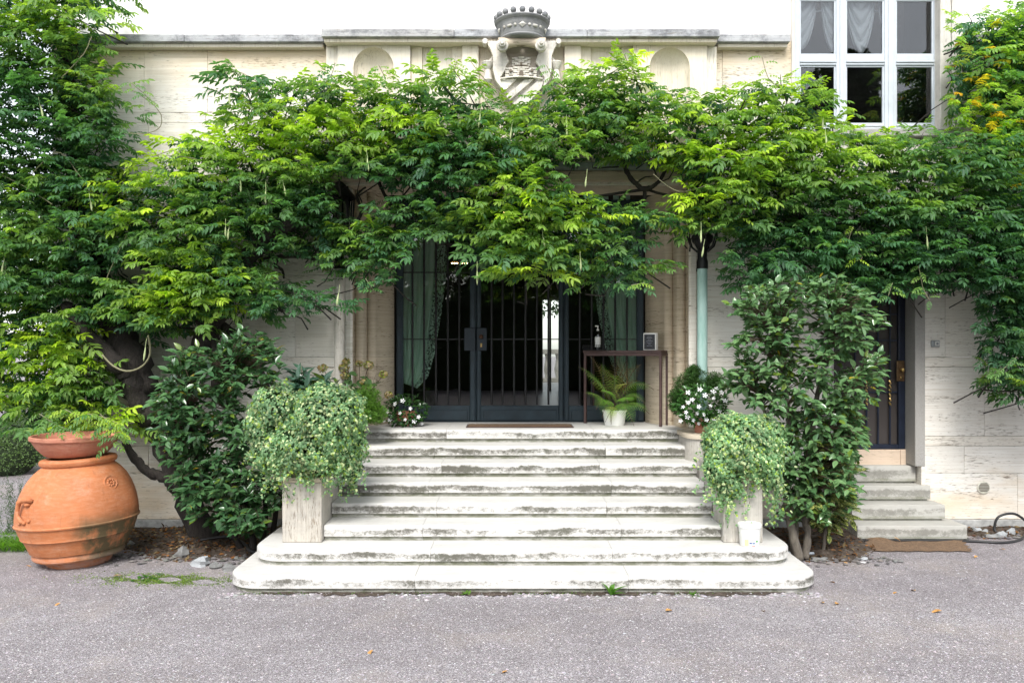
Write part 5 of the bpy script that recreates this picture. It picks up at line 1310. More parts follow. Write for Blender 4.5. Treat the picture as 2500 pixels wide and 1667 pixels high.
# speckled aucuba among it
def aucuba():
    t = NT('speckled_leaf'); n = t.noise(t.coord((1, 1, 1)), 85, 3, .7)
    col = t.mix(t.rng(n, .48, .56), (.045, .10, .025), (.42, .42, .12)); t.set(Base_Color=col, Roughness=.3)
    return t.m
M_auc = aucuba()
c3 = [(1880, 940), (1960, 930), (1985, 990), (1975, 1060), (1960, 1130), (1960, 1190), (1900, 1240), (1870, 1200), (1860, 1080)]
st3 = [(VV((1890, 1270, 8.2), (1900, 1180, 8.15), (1910, 1060, 8.1)), [.02, .016, .01])]
shrub('aucuba_shrub', 'yellow speckled aucuba growing low against the right camellia', 'shrub', (2.95, 8.2, 0), st3, c3, (7.8, 8.5), 110, 7, (.13, .05), ([.1, .2, .05], [.1, .2, .05]), M_auc, 23, M_bark2)
# dark whorled leaves above the left ivy
c4 = [(640, 870), (650, 850), (690, 845), (760, 860), (775, 875), (740, 890), (680, 895)]
shrub('leafy_potted_plant', 'bluish dark plant with whorled long leaves poking above the left ivy', 'plant', (-2.0, 8.0, .95), [(VV((700, 960, 8.0), (695, 900, 8.0)), [.012, .008]), (VV((730, 960, 8.05), (735, 900, 8.05)), [.012, .008])], c4, (7.7, 8.1), 12, 9, (.15, .05), ([.03, .075, .05], [.05, .11, .07]), M_cam, 24, M_bark2, per=(9, 13))

# ---- variegated ivy
def ivy_leaf():
    a = [(0, -.12), (.25, -.36), (.42, -.22), (.72, -.30), (.66, -.10), (1, 0), (.66, .10), (.72, .30), (.42, .22), (.25, .36), (0, .12)]
    vs = [(.34, 0, .05)]+[(x, y, -.12*abs(y)-.1*x*x) for x, y in a]; fs = [(0, i, i+1) for i in range(1, len(a))]+[(0, len(a), 1)]
    return np.array(vs), fs
IV, IF = ivy_leaf(); IPC = np.ones((len(IV), 3)); IPC[1:] = 1.55
def ivy(label, base, lobes, strands, n, seed, tone, pot):
    e = empty('ivy_plant', base, label, 'ivy'); r_ = np.random.default_rng(seed)
    n = int(n*1.55); T = []; D = []; N_ = []
    vol = np.array([l[3]*l[4] for l in lobes]); cnt = (n*vol/vol.sum()).astype(int)
    for (x, y, Y, rx, rz, ry), m in zip(lobes, cnt):
        c = np.array(V(x, y, Y)); v = r_.normal(0, 1, (m*2, 3)); v = unit(v); v = v[(v[:, 1] < .45) & (v[:, 2] > -.92)][:m]; k = len(v)
        # lumpy surface and trailing lower half
        lump = 1+.12*np.sin(v[:, 0]*7+c[0]*5)*np.cos(v[:, 2]*6+seed)+.09*np.sin(v[:, 0]*17+v[:, 2]*13)+.06*np.sin(v[:, 0]*31-v[:, 2]*37)
        rad = lump*(1-np.abs(r_.normal(0, .055, k)))
        p = c+v*np.array([rx, ry, rz])*rad[:, None]
        nn = unit(v/np.array([rx, ry, rz])+r_.normal(0, 1.1, (k, 3))+np.array([0, -.6, .9]))
        dn = r_.normal(0, .6, (k, 3))+np.array([0, -.1, -1.0]); dn -= nn*(dn*nn).sum(1, keepdims=True)
        T.append(p); D.append(dn); N_.append(nn)
    mb = MB()
    for (pts_, cntl) in strands:
        P_ = [np.array(V(*p)) for p in pts_]; A_ = np.array(P_); f = r_.uniform(0, len(P_)-1.001, cntl); i = f.astype(int); k = (f-i)[:, None]
        T.append(A_[i]*(1-k)+A_[i+1]*k+r_.normal(0, .025, (cntl, 3))); nn = unit(r_.normal(0, .5, (cntl, 3))+np.array([0, -.8, .5])); dn = r_.normal(0, .6, (cntl, 3))+np.array([0, 0, -.6]); D.append(dn); N_.append(nn)
        mb.tube(P_, .002, 4, False)
    for (x, y, Y, rx, rz, ry) in lobes:
        c = np.array(V(x, y, Y))
        for _ in range(int(20+140*rx)):
            v = unit(r_.normal(0, 1, 3)); v = np.array([v[0], -abs(v[1])*.8, v[2]*.9-.1]); v = unit(v); p0 = c+v*np.array([rx, ry, rz])*.92; L_ = r_.uniform(.05, .17)*(1.3 if v[2] < 0 else .7)
            p1 = p0+v*L_*.5+np.array([0, 0, .01]); p2 = p1+v*L_*.25+np.array([0, 0, -L_*r_.uniform(.2, .9)]); m_ = int(4+L_*60); f = r_.random((m_, 1))
            T.append(p0*(1-f)**2+2*p1*f*(1-f)+p2*f*f+r_.normal(0, .010, (m_, 3))); N_.append(unit(r_.normal(0, .6, (m_, 3))+np.array([0, -.6, .7]))); D.append(r_.normal(0, .7, (m_, 3))+np.array([0, 0, -.5]))
    if strands: o = mb.build('runners', M_twig, e)
    T, D, N_ = np.concatenate(T), np.concatenate(D), np.concatenate(N_); k = len(T)
    m = r_.random((k, 1)); C = np.array([.09, .19, .085])*(1-m)+np.array([.20, .32, .16])*m
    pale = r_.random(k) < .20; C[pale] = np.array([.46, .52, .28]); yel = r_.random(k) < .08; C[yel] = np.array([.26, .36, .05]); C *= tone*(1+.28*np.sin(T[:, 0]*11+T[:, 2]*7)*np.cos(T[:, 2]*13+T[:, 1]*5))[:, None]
    S = r_.uniform(.016, .040, k)
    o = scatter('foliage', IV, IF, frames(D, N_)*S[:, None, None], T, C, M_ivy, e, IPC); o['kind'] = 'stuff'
    # dense heart of larger, darker leaves, with stems
    mb = MB()
    for (x, y, Y, rx, rz, ry) in lobes:
        for _ in range(26):
            v = [rnd.gauss(0, 1) for _ in range(3)]; l_ = math.sqrt(sum(a*a for a in v)); c = V(x, y, Y); p1 = c+Vector((v[0]*rx, abs(v[1])*-ry*.9, v[2]*rz))/l_*.86; mb.tube([c+Vector((0, 0, -rz*.3)), c.lerp(p1, .6)+Vector((0, 0, .05)), p1], .004, 4, False)
    mb.build('stems', M_twig, e)
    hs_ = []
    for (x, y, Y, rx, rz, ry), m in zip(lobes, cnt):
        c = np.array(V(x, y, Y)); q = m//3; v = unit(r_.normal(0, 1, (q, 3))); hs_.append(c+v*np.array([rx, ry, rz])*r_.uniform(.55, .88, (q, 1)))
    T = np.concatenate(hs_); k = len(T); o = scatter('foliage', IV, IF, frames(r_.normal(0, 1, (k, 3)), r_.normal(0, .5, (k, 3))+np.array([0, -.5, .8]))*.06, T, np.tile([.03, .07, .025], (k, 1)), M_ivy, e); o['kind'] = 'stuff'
    (px_, py_, pz_) = pot
    MB().lathe([(.001, 0), (.10, 0), (.14, .20), (.155, .20), (.158, .235), (.14, .24), (.13, .2)], (px_, py_, pz_), 28).build('pot', M_terra2, e, smooth=40)
ivy('large pale variegated ivy cascading over the left pedestal in two mounds', (CX-2.0, 7.7, .885),
    [(655, 945, 7.85, .30, .27, .40), (705, 935, 7.9, .24, .22, .30), (758, 955, 7.6, .31, .30, .42), (725, 1020, 7.6, .36, .26, .36), (795, 1005, 7.75, .18, .34, .35), (612, 990, 7.8, .16, .24, .3), (625, 1035, 7.6, .15, .19, .25), (690, 1055, 7.55, .22, .10, .25), (745, 1050, 7.6, .15, .14, .22), (808, 1065, 7.65, .09, .18, .2)],
    [([(600, 1040, 7.6), (610, 1080, 7.5), (630, 1120, 7.5)], 60), ([(640, 1060, 7.5), (650, 1110, 7.45), (662, 1145, 7.45)], 70), ([(700, 1080, 7.45), (705, 1120, 7.42)], 26), ([(745, 1070, 7.5), (752, 1110, 7.45), (750, 1130, 7.45)], 40), ([(800, 1030, 7.6), (812, 1060, 7.55), (800, 1080, 7.5)], 120), ([(580, 1030, 7.6), (585, 1060, 7.6)], 30), ([(820, 930, 7.6), (838, 960, 7.6)], 40)], 15500, 31, .88, (CX-2.02, 7.68, .886))
ivy('bright green ivy mound spilling over the right pedestal above the white bucket', (CX+2.0, 7.7, .885),
    [(1700, 1010, 7.62, .28, .25, .36), (1745, 1005, 7.7, .18, .22, .3), (1655, 1020, 7.65, .16, .22, .28), (1710, 1050, 7.55, .26, .16, .28), (1650, 1070, 7.55, .13, .19, .22), (1760, 1070, 7.55, .14, .20, .2), (1675, 1115, 7.5, .10, .12, .15)],
    [([(1650, 1110, 7.45), (1645, 1145, 7.4), (1665, 1160, 7.4)], 70), ([(1690, 1110, 7.42), (1690, 1140, 7.4)], 60), ([(1770, 1060, 7.5), (1785, 1120, 7.48), (1780, 1165, 7.48), (1775, 1200, 7.48)], 200), ([(1760, 1110, 7.5), (1765, 1160, 7.5)], 60), ([(1625, 1060, 7.6), (1610, 1075, 7.6)], 20)], 10500, 32, 1.0, (CX+2.02, 7.68, .886))

# ---- white impatiens in pots
def flower_mesh():
    mb = MB(); vs = [(0, 0, .0)]; fs = []
    for i in range(5):
        a = i*2*math.pi/5; b = len(vs)
        for (r_, o_, z) in ((.5, -.42, .10), (1.0, -.30, .16), (1.05, 0, .10), (1.0, .30, .16), (.5, .42, .10)): vs.append((r_*math.cos(a+o_), r_*math.sin(a+o_), z))
        fs.append((0, b, b+1, b+2)); fs.append((0, b+2, b+3, b+4))
    mb.add(vs, fs); return mb
def impatiens(label, base, lobe, fl, seed, pot_r, nleaf=650, leafcol=([.02, .06, .018], [.05, .13, .03])):
    e = empty('impatiens', base, label, 'potted flowers'); r_ = np.random.default_rng(seed)
    x, y, Y, rx, rz, ry = lobe; c = np.array(V(x, y, Y)); v = unit(r_.normal(0, 1, (nleaf, 3))); v = v[v[:, 1] < .5]; k = len(v)
    T = c+v*np.array([rx, ry, rz])*r_.uniform(.6, 1.03, (k, 1)); N_ = v*.6+np.array([0, -.4, 1.0])+r_.normal(0, .3, (k, 3)); D = v*np.array([1, 1, .2])+r_.normal(0, .5, (k, 3))
    m = r_.random((k, 1)); C = np.array(leafcol[0])*(1-m)+np.array(leafcol[1])*m
    pv, pf = simple_leaf(.058, .030); o = scatter('foliage', pv, pf, frames(D, N_)*r_.uniform(.7, 1.15, k)[:, None, None], T, C, M_cam, e, smooth=True); o['kind'] = 'stuff'
    f0 = None; base_v = Vector(base)
    for i, (fx, fy) in enumerate(fl):
        p = V(fx, fy, Y); dx = (p.x-c[0])/rx; dz = (p.z-c[2])/rz; dy = -ry*math.sqrt(max(.05, 1-min(.95, dx*dx+dz*dz))); p = Vector((p.x, c[1]+dy-.02, p.z))
        if f0 is None:
            f0 = flower_mesh().build('flower', M_white_petal, None); COL.objects.unlink(f0); COL.objects.link(f0); o = f0; f0.parent = e
        else: o = twin(f0, e)
        o.location = p-base_v; s_ = rnd.uniform(.019, .028); o.scale = (s_*rnd.uniform(.8, 1.2), s_, s_)
        o.rotation_euler = Vector((dx*.5+rnd.gauss(0, .2), -1, .55+rnd.gauss(0, .2))).to_track_quat('Z', 'Y').to_euler()
    b = base_v; mb = MB().lathe([(.001, .001), (pot_r*.72, .001), (pot_r*.95, .13), (pot_r, .13), (pot_r*1.02, .16), (pot_r*.92, .165), (pot_r*.85, .13)], (b.x, b.y, b.z), 28); mb.build('pot', M_terra2, e, smooth=40)
M_white_petal = plain('white_petals', (.86, .86, .86), .6, var=.03)
impatiens('dark leaved white impatiens in a clay pot left of the doors', (XS(992, 9.75), 9.72, ZL), (932, 942, 9.6, .25, .19, .22), [(881, 938), (895, 943), (900, 962), (925, 945), (936, 960), (948, 935), (913, 925), (965, 955), (885, 966), (955, 965), (905, 975), (970, 972), (930, 918)], 41, .13)
impatiens('bushy white impatiens in a clay pot on the drum right of the landing', (XS(1712, 8.95), 8.9, 1.158), (1612, 930, 8.85, .29, .22, .25), [(1562, 932), (1572, 922), (1580, 915), (1600, 893), (1608, 905), (1628, 898), (1640, 892), (1650, 900), (1590, 945), (1604, 948), (1572, 955), (1560, 965), (1585, 962), (1598, 970), (1618, 928), (1626, 912), (1612, 960), (1655, 918), (1640, 940), (1575, 900), (1568, 944), (1650, 950), (1630, 962), (1593, 930)], 42, .11, 1300, ([.035, .10, .025], [.07, .18, .04]))

# ---- fern in a white pot under the table
fern = empty('potted_fern', (XS(1500, 9.75), 9.75, ZL), 'green and browning fern in a white pot under the console table', 'potted plant')
fc = fern.location
MB().lathe([(.001, .001), (.115, .001), (.12, .02), (.138, .16), (.146, .165), (.146, .18), (.13, .18), (.12, .15)], fc, 36).build('pot', M_plastic, fern, smooth=40)
M_frond = leaf_mat('fern_frond', .55, .25, .3)
def frond(target, lift, col, w_, seed):
    q = random.Random(seed); s_ = Vector(fc)+Vector((q.uniform(-.05, .05), q.uniform(-.05, .05), .17)); t_ = Vector(target); mid = s_.lerp(t_, .45)+Vector((0, 0, lift))
    n = 21; T = []; D = []; N_ = []; S = []
    pts = [(s_*(1-u)**2+mid*2*u*(1-u)+t_*u*u) for u in [i/n for i in range(n+1)]]
    for i in range(4, n):
        d = (pts[i+1]-pts[i]).normalized(); side_ = d.cross(Vector((0, -.6, 1))).normalized(); u = i/n; l_ = w_*math.sin(min(1, (u-.08)*1.15)*math.pi)**.7+.01
        for g_ in (-1, 1): T.append(pts[i]); D.append(side_*g_+d*.5-Vector((0, 0, .2))); N_.append((0, -.7, 1)); S.append(l_)
    pv = []; pf = []; L = 8          # a toothed pinna
    for i in range(L):
        a = i/L; b = (i+.75)/L; h = .06*(1-a)+.02; k_ = len(pv); pv += [(a, 0, 0), (b, 0, 0), ((a+b)/2+.06, h, -.03), ((a+b)/2+.06, -h, -.03)]; pf += [(k_, k_+1, k_+2), (k_, k_+3, k_+1)]
    o = scatter('frond', pv, pf, frames(np.array(D, float), np.array(N_, float))*np.array(S)[:, None, None], np.array(T), np.tile(col, (len(T), 1))*rng.uniform(.8, 1.2, (len(T), 1)), M_frond, fern)
    mb = MB().tube(pts, [.003]*len(pts), 4, False); mb.build('frond_stalk', M_twig, fern)
gF, bF, yF = (.20, .40, .06), (.32, .24, .08), (.44, .48, .12)
for i, (x, y, Y, lift, c_, w_) in enumerate(((1412, 895, 9.6, .15, gF, .10), (1465, 890, 9.7, .3, gF, .07), (1475, 960, 9.45, .22, gF, .09), (1548, 1040, 9.4, .3, gF, .12), (1597, 952, 9.55, .35, gF, .10), (1575, 985, 9.5, .28, gF, .09), (1458, 895, 9.8, .28, bF, .06),
    (1530, 880, 9.8, .2, bF, .09), (1560, 930, 9.75, .22, bF, .08), (1440, 935, 9.75, .22, bF, .07), (1470, 1020, 9.5, .3, gF, .09), (1500, 915, 9.6, .2, gF, .10), (1520, 940, 9.5, .25, yF, .09), (1490, 1030, 9.45, .2, yF, .07), (1455, 1000, 9.5, .25, gF, .08), (1478, 1030, 9.4, .15, gF, .07), (1492, 1036, 9.4, .12, yF, .06), (1430, 915, 9.5, .2, gF, .08), (1515, 860, 9.85, .2, bF, .08), (1425, 960, 9.5, .12, gF, .08), (1585, 1010, 9.4, .2, gF, .09), (1440, 870, 9.8, .25, bF, .06), (1565, 890, 9.7, .25, bF, .08), (1535, 985, 9.45, .22, gF, .11), (1475, 905, 9.9, .3, yF, .06), (1545, 900, 9.9, .3, bF, .08))):
    frond(P(x, y if y < 990 else y, Y), lift, c_, w_, i)

# ---- hydrangea and feathery fillers by the jambs
hyd = empty('hydrangea', (XS(860, 9.0), 9.0, 1.158), 'leggy hydrangea with faded ochre flower heads behind the left ivy', 'plant')
LV, LF = simple_leaf(.12, .085)
T = []; D = []; N_ = []; C = []
heads = [(790, 845, 9.0, .055), (793, 862, 9.0, .05), (741, 845, 9.1, .05), (847, 838, 9.0, .05), (825, 835, 9.1, .04), (881, 860, 9.0, .045), (837, 878, 9.0, .04), (892, 906, 9.0, .04), (795, 830, 9.0, .04)]
mbs = MB(); fl_T = []
for (x, y, Y, r_) in heads:
    p = V(x, y, Y); b = Vector((hyd.location.x+rnd.uniform(-.1, .1), 9.0, 1.2)); mbs.tube([b, b.lerp(p, .6)+Vector((0, 0, .05)), p], [.006, .005, .004], 5, False)
    for k in range(5):
        f = rnd.uniform(.35, .9); q = b.lerp(p, f); T.append(q); D.append([rnd.gauss(0, 1), -.6, rnd.uniform(-.8, .3)]); N_.append([rnd.gauss(0, .4), -.7, 1]); C.append((.05, .10, .035))
    k = 70; v = unit(rng.normal(0, 1, (k, 3))); fT = np.array(p)+v*r_*np.array([1, 1, .8]); cc_ = np.array([.26, .24, .09])+rng.uniform(-.05, .07, (k, 3)); cc_[rng.random(k) < .2] = (.38, .26, .14)
    pv = np.array([(0, 0, 0), (1, -.5, .2), (1.3, .3, .1), (.6, 1, .2), (-.6, .7, .1), (-.8, -.4, .2), (0, -1, .1)]); pf = [(0, i, i % 6+1) for i in range(1, 7)]
    scatter('flower_head', pv, pf, frames(rng.normal(0, 1, (k, 3)), v)*.013, fT, cc_, M_ivy, hyd)
mbs.build('stems', M_twig, hyd); o = scatter('foliage', LV, LF, frames(np.array(D, float), np.array(N_, float))*rng.uniform(.7, 1.2, len(T))[:, None, None], np.array(T), np.array(C), M_cam, hyd, smooth=True); o['kind'] = 'stuff'
def feathery(label, base, blobs, n, seed, col):
    e = empty('feathery_plant', base, label, 'plant'); r_ = np.random.default_rng(seed); T = []; mb = MB()
    for (x, y, Y, rx, rz, ry) in blobs:
        c = np.array(V(x, y, Y)); m = n//len(blobs); v = unit(r_.normal(0, 1, (m, 3)))*(r_.random((m, 1))**.5); T.append(c+v*np.array([rx, ry, rz]))
        for _ in range(14): v = r_.normal(0, .5, 3); mb.tube([Vector(base)+Vector((0, 0, .05)), Vector(base).lerp(Vector(c), .6)+Vector((0, 0, .1)), Vector(c+v*np.array([rx, ry, rz]))], .002, 3, False)
    T = np.concatenate(T); k = len(T); D = r_.normal(0, .7, (k, 3))+np.array([0, -.2, .3]); pv = np.array([(0, 0, 0), (.5, .09, 0), (1, 0, -.05), (.5, -.09, 0), (.3, .5, 0), (.6, .55, .1), (.3, -.5, 0), (.6, -.5, .1)]); pf = [(0, 1, 2, 3), (0, 4, 5), (0, 7, 6)]
    C = np.array(col)*r_.uniform(.6, 1.5, (k, 1)); o = scatter('foliage', pv, pf, frames(D, r_.normal(0, 1, (k, 3)))*r_.uniform(.02, .045, k)[:, None, None], T, C, M_frond, e); o['kind'] = 'stuff'; mb.build('stems', M_twig, e)
feathery('feathery bright green filler plant between the left ivy and the impatiens', (XS(880, 9.0), 9.0, 1.158), [(845, 915, 8.9, .14, .16, .15), (860, 950, 8.9, .14, .12, .15), (835, 945, 8.8, .12, .14, .12)], 4200, 51, (.085, .19, .02))
feathery('dark feathery asparagus plant behind the right impatiens', (XS(1700, 9.05), 9.08, 1.158), [(1585, 880, 9.05, .19, .13, .12), (1640, 880, 9.05, .17, .12, .12), (1555, 920, 9.0, .10, .16, .08), (1600, 855, 9.1, .12, .08, .1)], 6000, 52, (.04, .10, .02))

# ---- weeds, moss and litter
def tuft(name, label, cat, base, n, L, W, col, seed, group=None, spread=.02, up=1.0):
    r_ = np.random.default_rng(seed); th = r_.uniform(0, 6.283, n); D = np.stack([np.cos(th), np.sin(th), r_.uniform(.2, 1.6, n)*up], 1)
    T = np.array(base)+np.stack([r_.normal(0, spread, n), r_.normal(0, spread, n), np.zeros(n)], 1); N_ = np.stack([-np.cos(th), -np.sin(th), np.ones(n)*.8], 1)
    pv, pf = simple_leaf(L, W, .25); o = scatter(name, pv, pf, frames(D, N_)*r_.uniform(.6, 1.2, n)[:, None, None], T, np.array(col)*r_.uniform(.8, 1.25, (n, 1)), M_leaf, None); tag(o, label, cat, group); return o
tuft('weed', 'upright green dandelion like weed growing at the foot of the bottom step', 'weed', (XS(1492, 6.88), 6.87, 0), 9, .15, .04, (.10, .24, .03), 61, spread=.008, up=1.6)
tuft('weed', 'small leafy weed at the foot of the bottom step near its right end', 'weed', (XS(1690, 6.88), 6.86, 0), 16, .045, .014, (.09, .2, .03), 62)
tuft('weed', 'tiny weed sprig under the bottom step below the left door leaf', 'weed', (XS(1137, 6.88), 6.86, 0), 6, .06, .025, (.12, .24, .03), 63)
tuft('weed', 'low green weed cluster left of the bottom step in the moss', 'weed', (XS(350, 7.3), 7.32, .005), 14, .07, .03, (.06, .17, .03), 64, spread=.06, up=.3)
k = 5200; r_ = np.random.default_rng(65); mx = r_.normal(0, 1, k); T = np.stack([XS(395, 7.3)+mx*.33, 7.33+r_.normal(0, .10, k)-mx*.02, np.full(k, .004)], 1)
T = T[(np.sin(T[:, 0]*19)+np.sin(T[:, 1]*31+T[:, 0]*7)) > -.3]; k = len(T)
pv, pf = simple_leaf(.02, .010); o = scatter('moss', pv, pf, frames(r_.normal(0, 1, (k, 3))*np.array([1, 1, .3]), np.tile([0, 0, 1.], (k, 1))+r_.normal(0, .3, (k, 3)))*r_.uniform(.4, 1.0, k)[:, None, None], T, np.array([.17, .26, .04])*r_.uniform(.6, 1.3, (k, 1)), M_ivy); tag(o, 'thin mossy green patch on the gravel beside the jar', None, None, 'stuff')
k = 1300; T = np.stack([r_.uniform(-2.3, 2.5, k), 6.915-np.abs(r_.normal(0, .025, k)), np.full(k, .004)], 1); T = T[np.sin(T[:, 0]*5.3)+np.sin(T[:, 0]*13.1) > -.1]; k = len(T)
o = scatter('moss', pv, pf, frames(r_.normal(0, 1, (k, 3))*np.array([1, 1, .5]), np.tile([0, 0, 1.], (k, 1))+r_.normal(0, .4, (k, 3)))*r_.uniform(.4, 1.0, k)[:, None, None], T, np.array([.09, .16, .03])*r_.uniform(.6, 1.3, (k, 1)), M_ivy); tag(o, 'moss along the foot of the bottom step', None, None, 'stuff')
def litter(name, label, xr, yr, n, zf, seed, keep):
    r_ = np.random.default_rng(seed); x, y = r_.uniform(*xr, n), r_.uniform(*yr, n); k = np.array([keep(a, b) for a, b in zip(x, y)]); x, y = x[k], y[k]; n = len(x)
    z = np.array([max(0, zf(a, b)) for a, b in zip(x, y)])+.006; pv, pf = simple_leaf(.06, .026, .35)
    cs = np.array([[.16, .075, .035], [.09, .05, .03], [.28, .12, .04], [.05, .03, .022], [.24, .17, .09], [.12, .05, .035]]); C = cs[r_.integers(0, 6, n)]*r_.uniform(.7, 1.2, (n, 1))
    o = scatter(name, pv, pf, frames(r_.normal(0, 1, (n, 3))*np.array([1, 1, .25]), r_.normal(0, .45, (n, 3))+np.array([0, 0, 1]))*r_.uniform(.5, 1.1, n)[:, None, None], np.stack([x, y, z], 1), C, M_grainleaf); tag(o, label, None, None, 'stuff')
M_grainleaf = leaf_mat('dry_leaf', .7, .1, .2)
litter('leaf_litter', 'brown dead leaves lying on the right soil bed', (2.2, 8.4), (7.9, 9.3), 4200, bed_z(right_edge), 71, lambda x, y: right_edge(x, y) > -.06 and not (3.65 < x < 4.95 and y > 8.78))
litter('leaf_litter', 'brown dead leaves lying on the left soil bed', (-5.2, -2.0), (7.9, 9.3), 3000, bed_z(left_edge), 72, lambda x, y: left_edge(x, y) > -.08)
# single fallen leaves on the drive
pv, pf = simple_leaf(.075, .034, .3); mbl = MB().add([tuple(a) for a in pv], pf)
LEAFLAB = ['dry leaf on the gravel just right of the dandelion weed', 'orange leaf on the gravel near the right wall hose', 'leaf alone on the gravel below the right end of the steps', 'orange leaf directly in front of the bottom step, right of middle', 'orange leaf curled on the coir mat', 'leaf farthest right on the open gravel', 'leaf on the gravel right of the rounded step end', 'leaf lowest of all, near the bottom left of centre',
 'leaf lying left of a close pair in front of the right steps', 'right leaf of a close pair in front of the right steps', 'leaf on the gravel below the big jar', 'leaf on the gravel at the lower left foot of the jar', 'leaf nearest the right end of the bottom side step', 'leaf nearest the bottom edge of the photograph', 'leaf on the gravel below the moss patch', 'leaf in the middle of the right drive, slightly right of another',
 'leaf in the middle of the right drive, slightly left of another', 'leaf just below the right end of the coir mat edge', 'leaf at the gravel edge below the right soil bed', 'brown leaf near the top edge of the coir mat']
M_fall = plain('fallen_leaf_orange', (.50, .26, .08), .6, var=.35, vs=30); lf0 = None
for (x, y) in ((1552, 1408), (2455, 1344), (1865, 1494), (1625, 1494), (2175, 1312), (2300, 1494), (2027, 1422), (910, 1590), (2010, 1475), (2040, 1478), (148, 1475), (62, 1384), (2385, 1360), (1240, 1642), (275, 1410), (2234, 1445), (2190, 1449), (2130, 1366), (2060, 1374), (2182, 1325)):
    Yg = HC*2000/(y-855); p = Vector((XS(x, Yg), Yg, .014)); li = len([1 for o_ in bpy.data.objects if o_.name.startswith('fallen_leaf')])
    if lf0 is None: lf0 = mbl.build('fallen_leaf', M_fall, None, smooth='all'); o = lf0
    else: o = lf0.copy(); COL.objects.link(o)
    if 2170 < x < 2190 and y < 1330: p.z = .06
    o.location = p; o.rotation_euler = (rnd.gauss(0, .2), rnd.gauss(0, .2), rnd.uniform(0, 6.28)); s_ = rnd.uniform(.7, 1.3); o.scale = (s_,)*3
    tag(o, LEAFLAB[li], 'leaf', 'fallen leaves on the drive')
# rocks
def rock(p, s_, m, seed):
    q = random.Random(seed); mb = MB().ball((0, 0, 0), 1, 9); mb.v = [(Vector(v)*(1+.22*math.sin(v[0]*5+seed)+.18*math.cos(v[2]*6+v[1]*4+seed*2))+Vector((q.gauss(0, .05),)*3)) for v in mb.v]
    mb.v = [(p[0]+v[0]*s_[0], p[1]+v[1]*s_[1], p[2]+v[2]*s_[2]) for v in mb.v]; return mb.build('rock', m, None, smooth=30, local=p)
rk = [((492, 1381), (.085, .06, .055), M_rockw, 'largest pale bluish rock at the edge of the left bed'), ((447, 1360), (.07, .06, .075), M_rock, 'tall rough grey rock left of the pale bluish one'), ((526, 1386), (.06, .05, .04), M_rock, 'grey rock just right of the pale bluish one'), ((558, 1392), (.07, .05, .04), M_rock, 'flat dark rock closest to the bottom step in the left bed'),
      ((64, 1335), (.06, .05, .05), M_rockw, 'pale rock at the foot of the jar on its left side'), ((25, 1325), (.16, .1, .07), M_rock, 'lumpy grey rock at the left edge under the grass'), ((432, 1327), (.03, .03, .03), M_rockw, 'small pale stone on the dark soil of the left bed'), ((452, 1328), (.045, .035, .03), M_rock, 'small grey stone beside the pale one on the left soil'), ((350, 1330), (.06, .04, .03), M_rock, 'grey stone in the soil right behind the jar'), ((320, 1333), (.05, .04, .035), M_rock, 'mottled stone half hidden by the right side of the jar')]
rk += [((2385, 1302), (.06, .04, .045), M_rockw, 'pale rock right next to the bottom side step'), ((2420, 1312), (.07, .05, .03), M_rock, 'grey rock second from the bottom side step'), ((2445, 1310), (.06, .05, .04), M_rockw, 'light rock under the hose at the right wall'), ((2470, 1306), (.05, .04, .05), M_rockw, 'rounded light rock nearest the hose loop'), ((2405, 1304), (.05, .04, .04), M_rockw, 'small light rock between two larger ones by the right wall'),
       ((1990, 1345), (.09, .06, .025), M_rock, 'flat greenish slate lying behind the right camellia stems'), ((2040, 1352), (.04, .03, .02), M_rockw, 'small pale chip on the right soil bed'), ((2000, 1368), (.08, .05, .025), M_rock, 'low flat stone at the front edge of the right bed'), ((2110, 1366), (.035, .03, .02), M_rockw, 'pale pebble at the gravel edge near the coir mat')]
for i, ((x, y), s_, m, lab) in enumerate(rk):
    Yg = HC*2000/(y-855); o = rock((XS(x, Yg), Yg, s_[2]*.45), s_, m, i); tag(o, lab, 'rock', 'rocks along the planting beds')
n = 170; r_ = np.random.default_rng(77); xx = np.concatenate([r_.uniform(-4, -2.3, n), r_.uniform(2.7, 3.8, n//2), r_.uniform(4.9, 6.2, n//3)]); yy = np.concatenate([8.05+r_.normal(0, .12, n), 8.0+r_.normal(0, .1, n//2), 8.95+r_.normal(0, .05, n//3)])
o = stones('rubble', np.stack([xx, yy, np.full(len(xx), .01)], 1), .01, .035, M_grain, .7, np.array([.20, .19, .18])); tag(o, 'small loose stones along the edges of the planting beds', None, None, 'stuff')

# ================================================================= garden left of the house and trees across the drive
def blob_plant(name, label, cat, c, rad, n, leaf, col, mat, seed, group=None, shell=.85, trunk=None):
    e = empty(name, (c[0], c[1], 0), label, cat, group); r_ = np.random.default_rng(seed); v = unit(r_.normal(0, 1, (n, 3))); v[:, 2] = np.where(v[:, 2] < -.4, -v[:, 2], v[:, 2])
    T = np.array(c)+v*np.array(rad)*(r_.uniform(shell, 1.02, (n, 1))+.06*np.sin(v[:, :1]*8+seed)); N_ = v+r_.normal(0, .5, (n, 3))+np.array([0, 0, .5]); D = r_.normal(0, 1, (n, 3))
    pv, pf = leaf; o = scatter('foliage' if trunk is None else 'crown', pv, pf, frames(D, N_)*r_.uniform(.7, 1.2, n)[:, None, None], T, np.array(col)*r_.uniform(.6, 1.35, (n, 1)), mat, e); o['kind'] = 'stuff'
    if trunk: MB().tube([(c[0], c[1], 0), (c[0]+.1, c[1], c[2]*.6), (c[0], c[1], c[2]+rad[2]*.5)], [trunk, trunk*.8, trunk*.3], 8).build('trunk', M_bark2, e, smooth='all')
    else: MB().ball((c[0], c[1], c[2]), 1, 16, (rad[0]*.86, rad[1]*.86, rad[2]*.86)).build('inner_branches', plain('hedge_inside', (.02, .035, .012), .9), e, smooth='all')
    return e
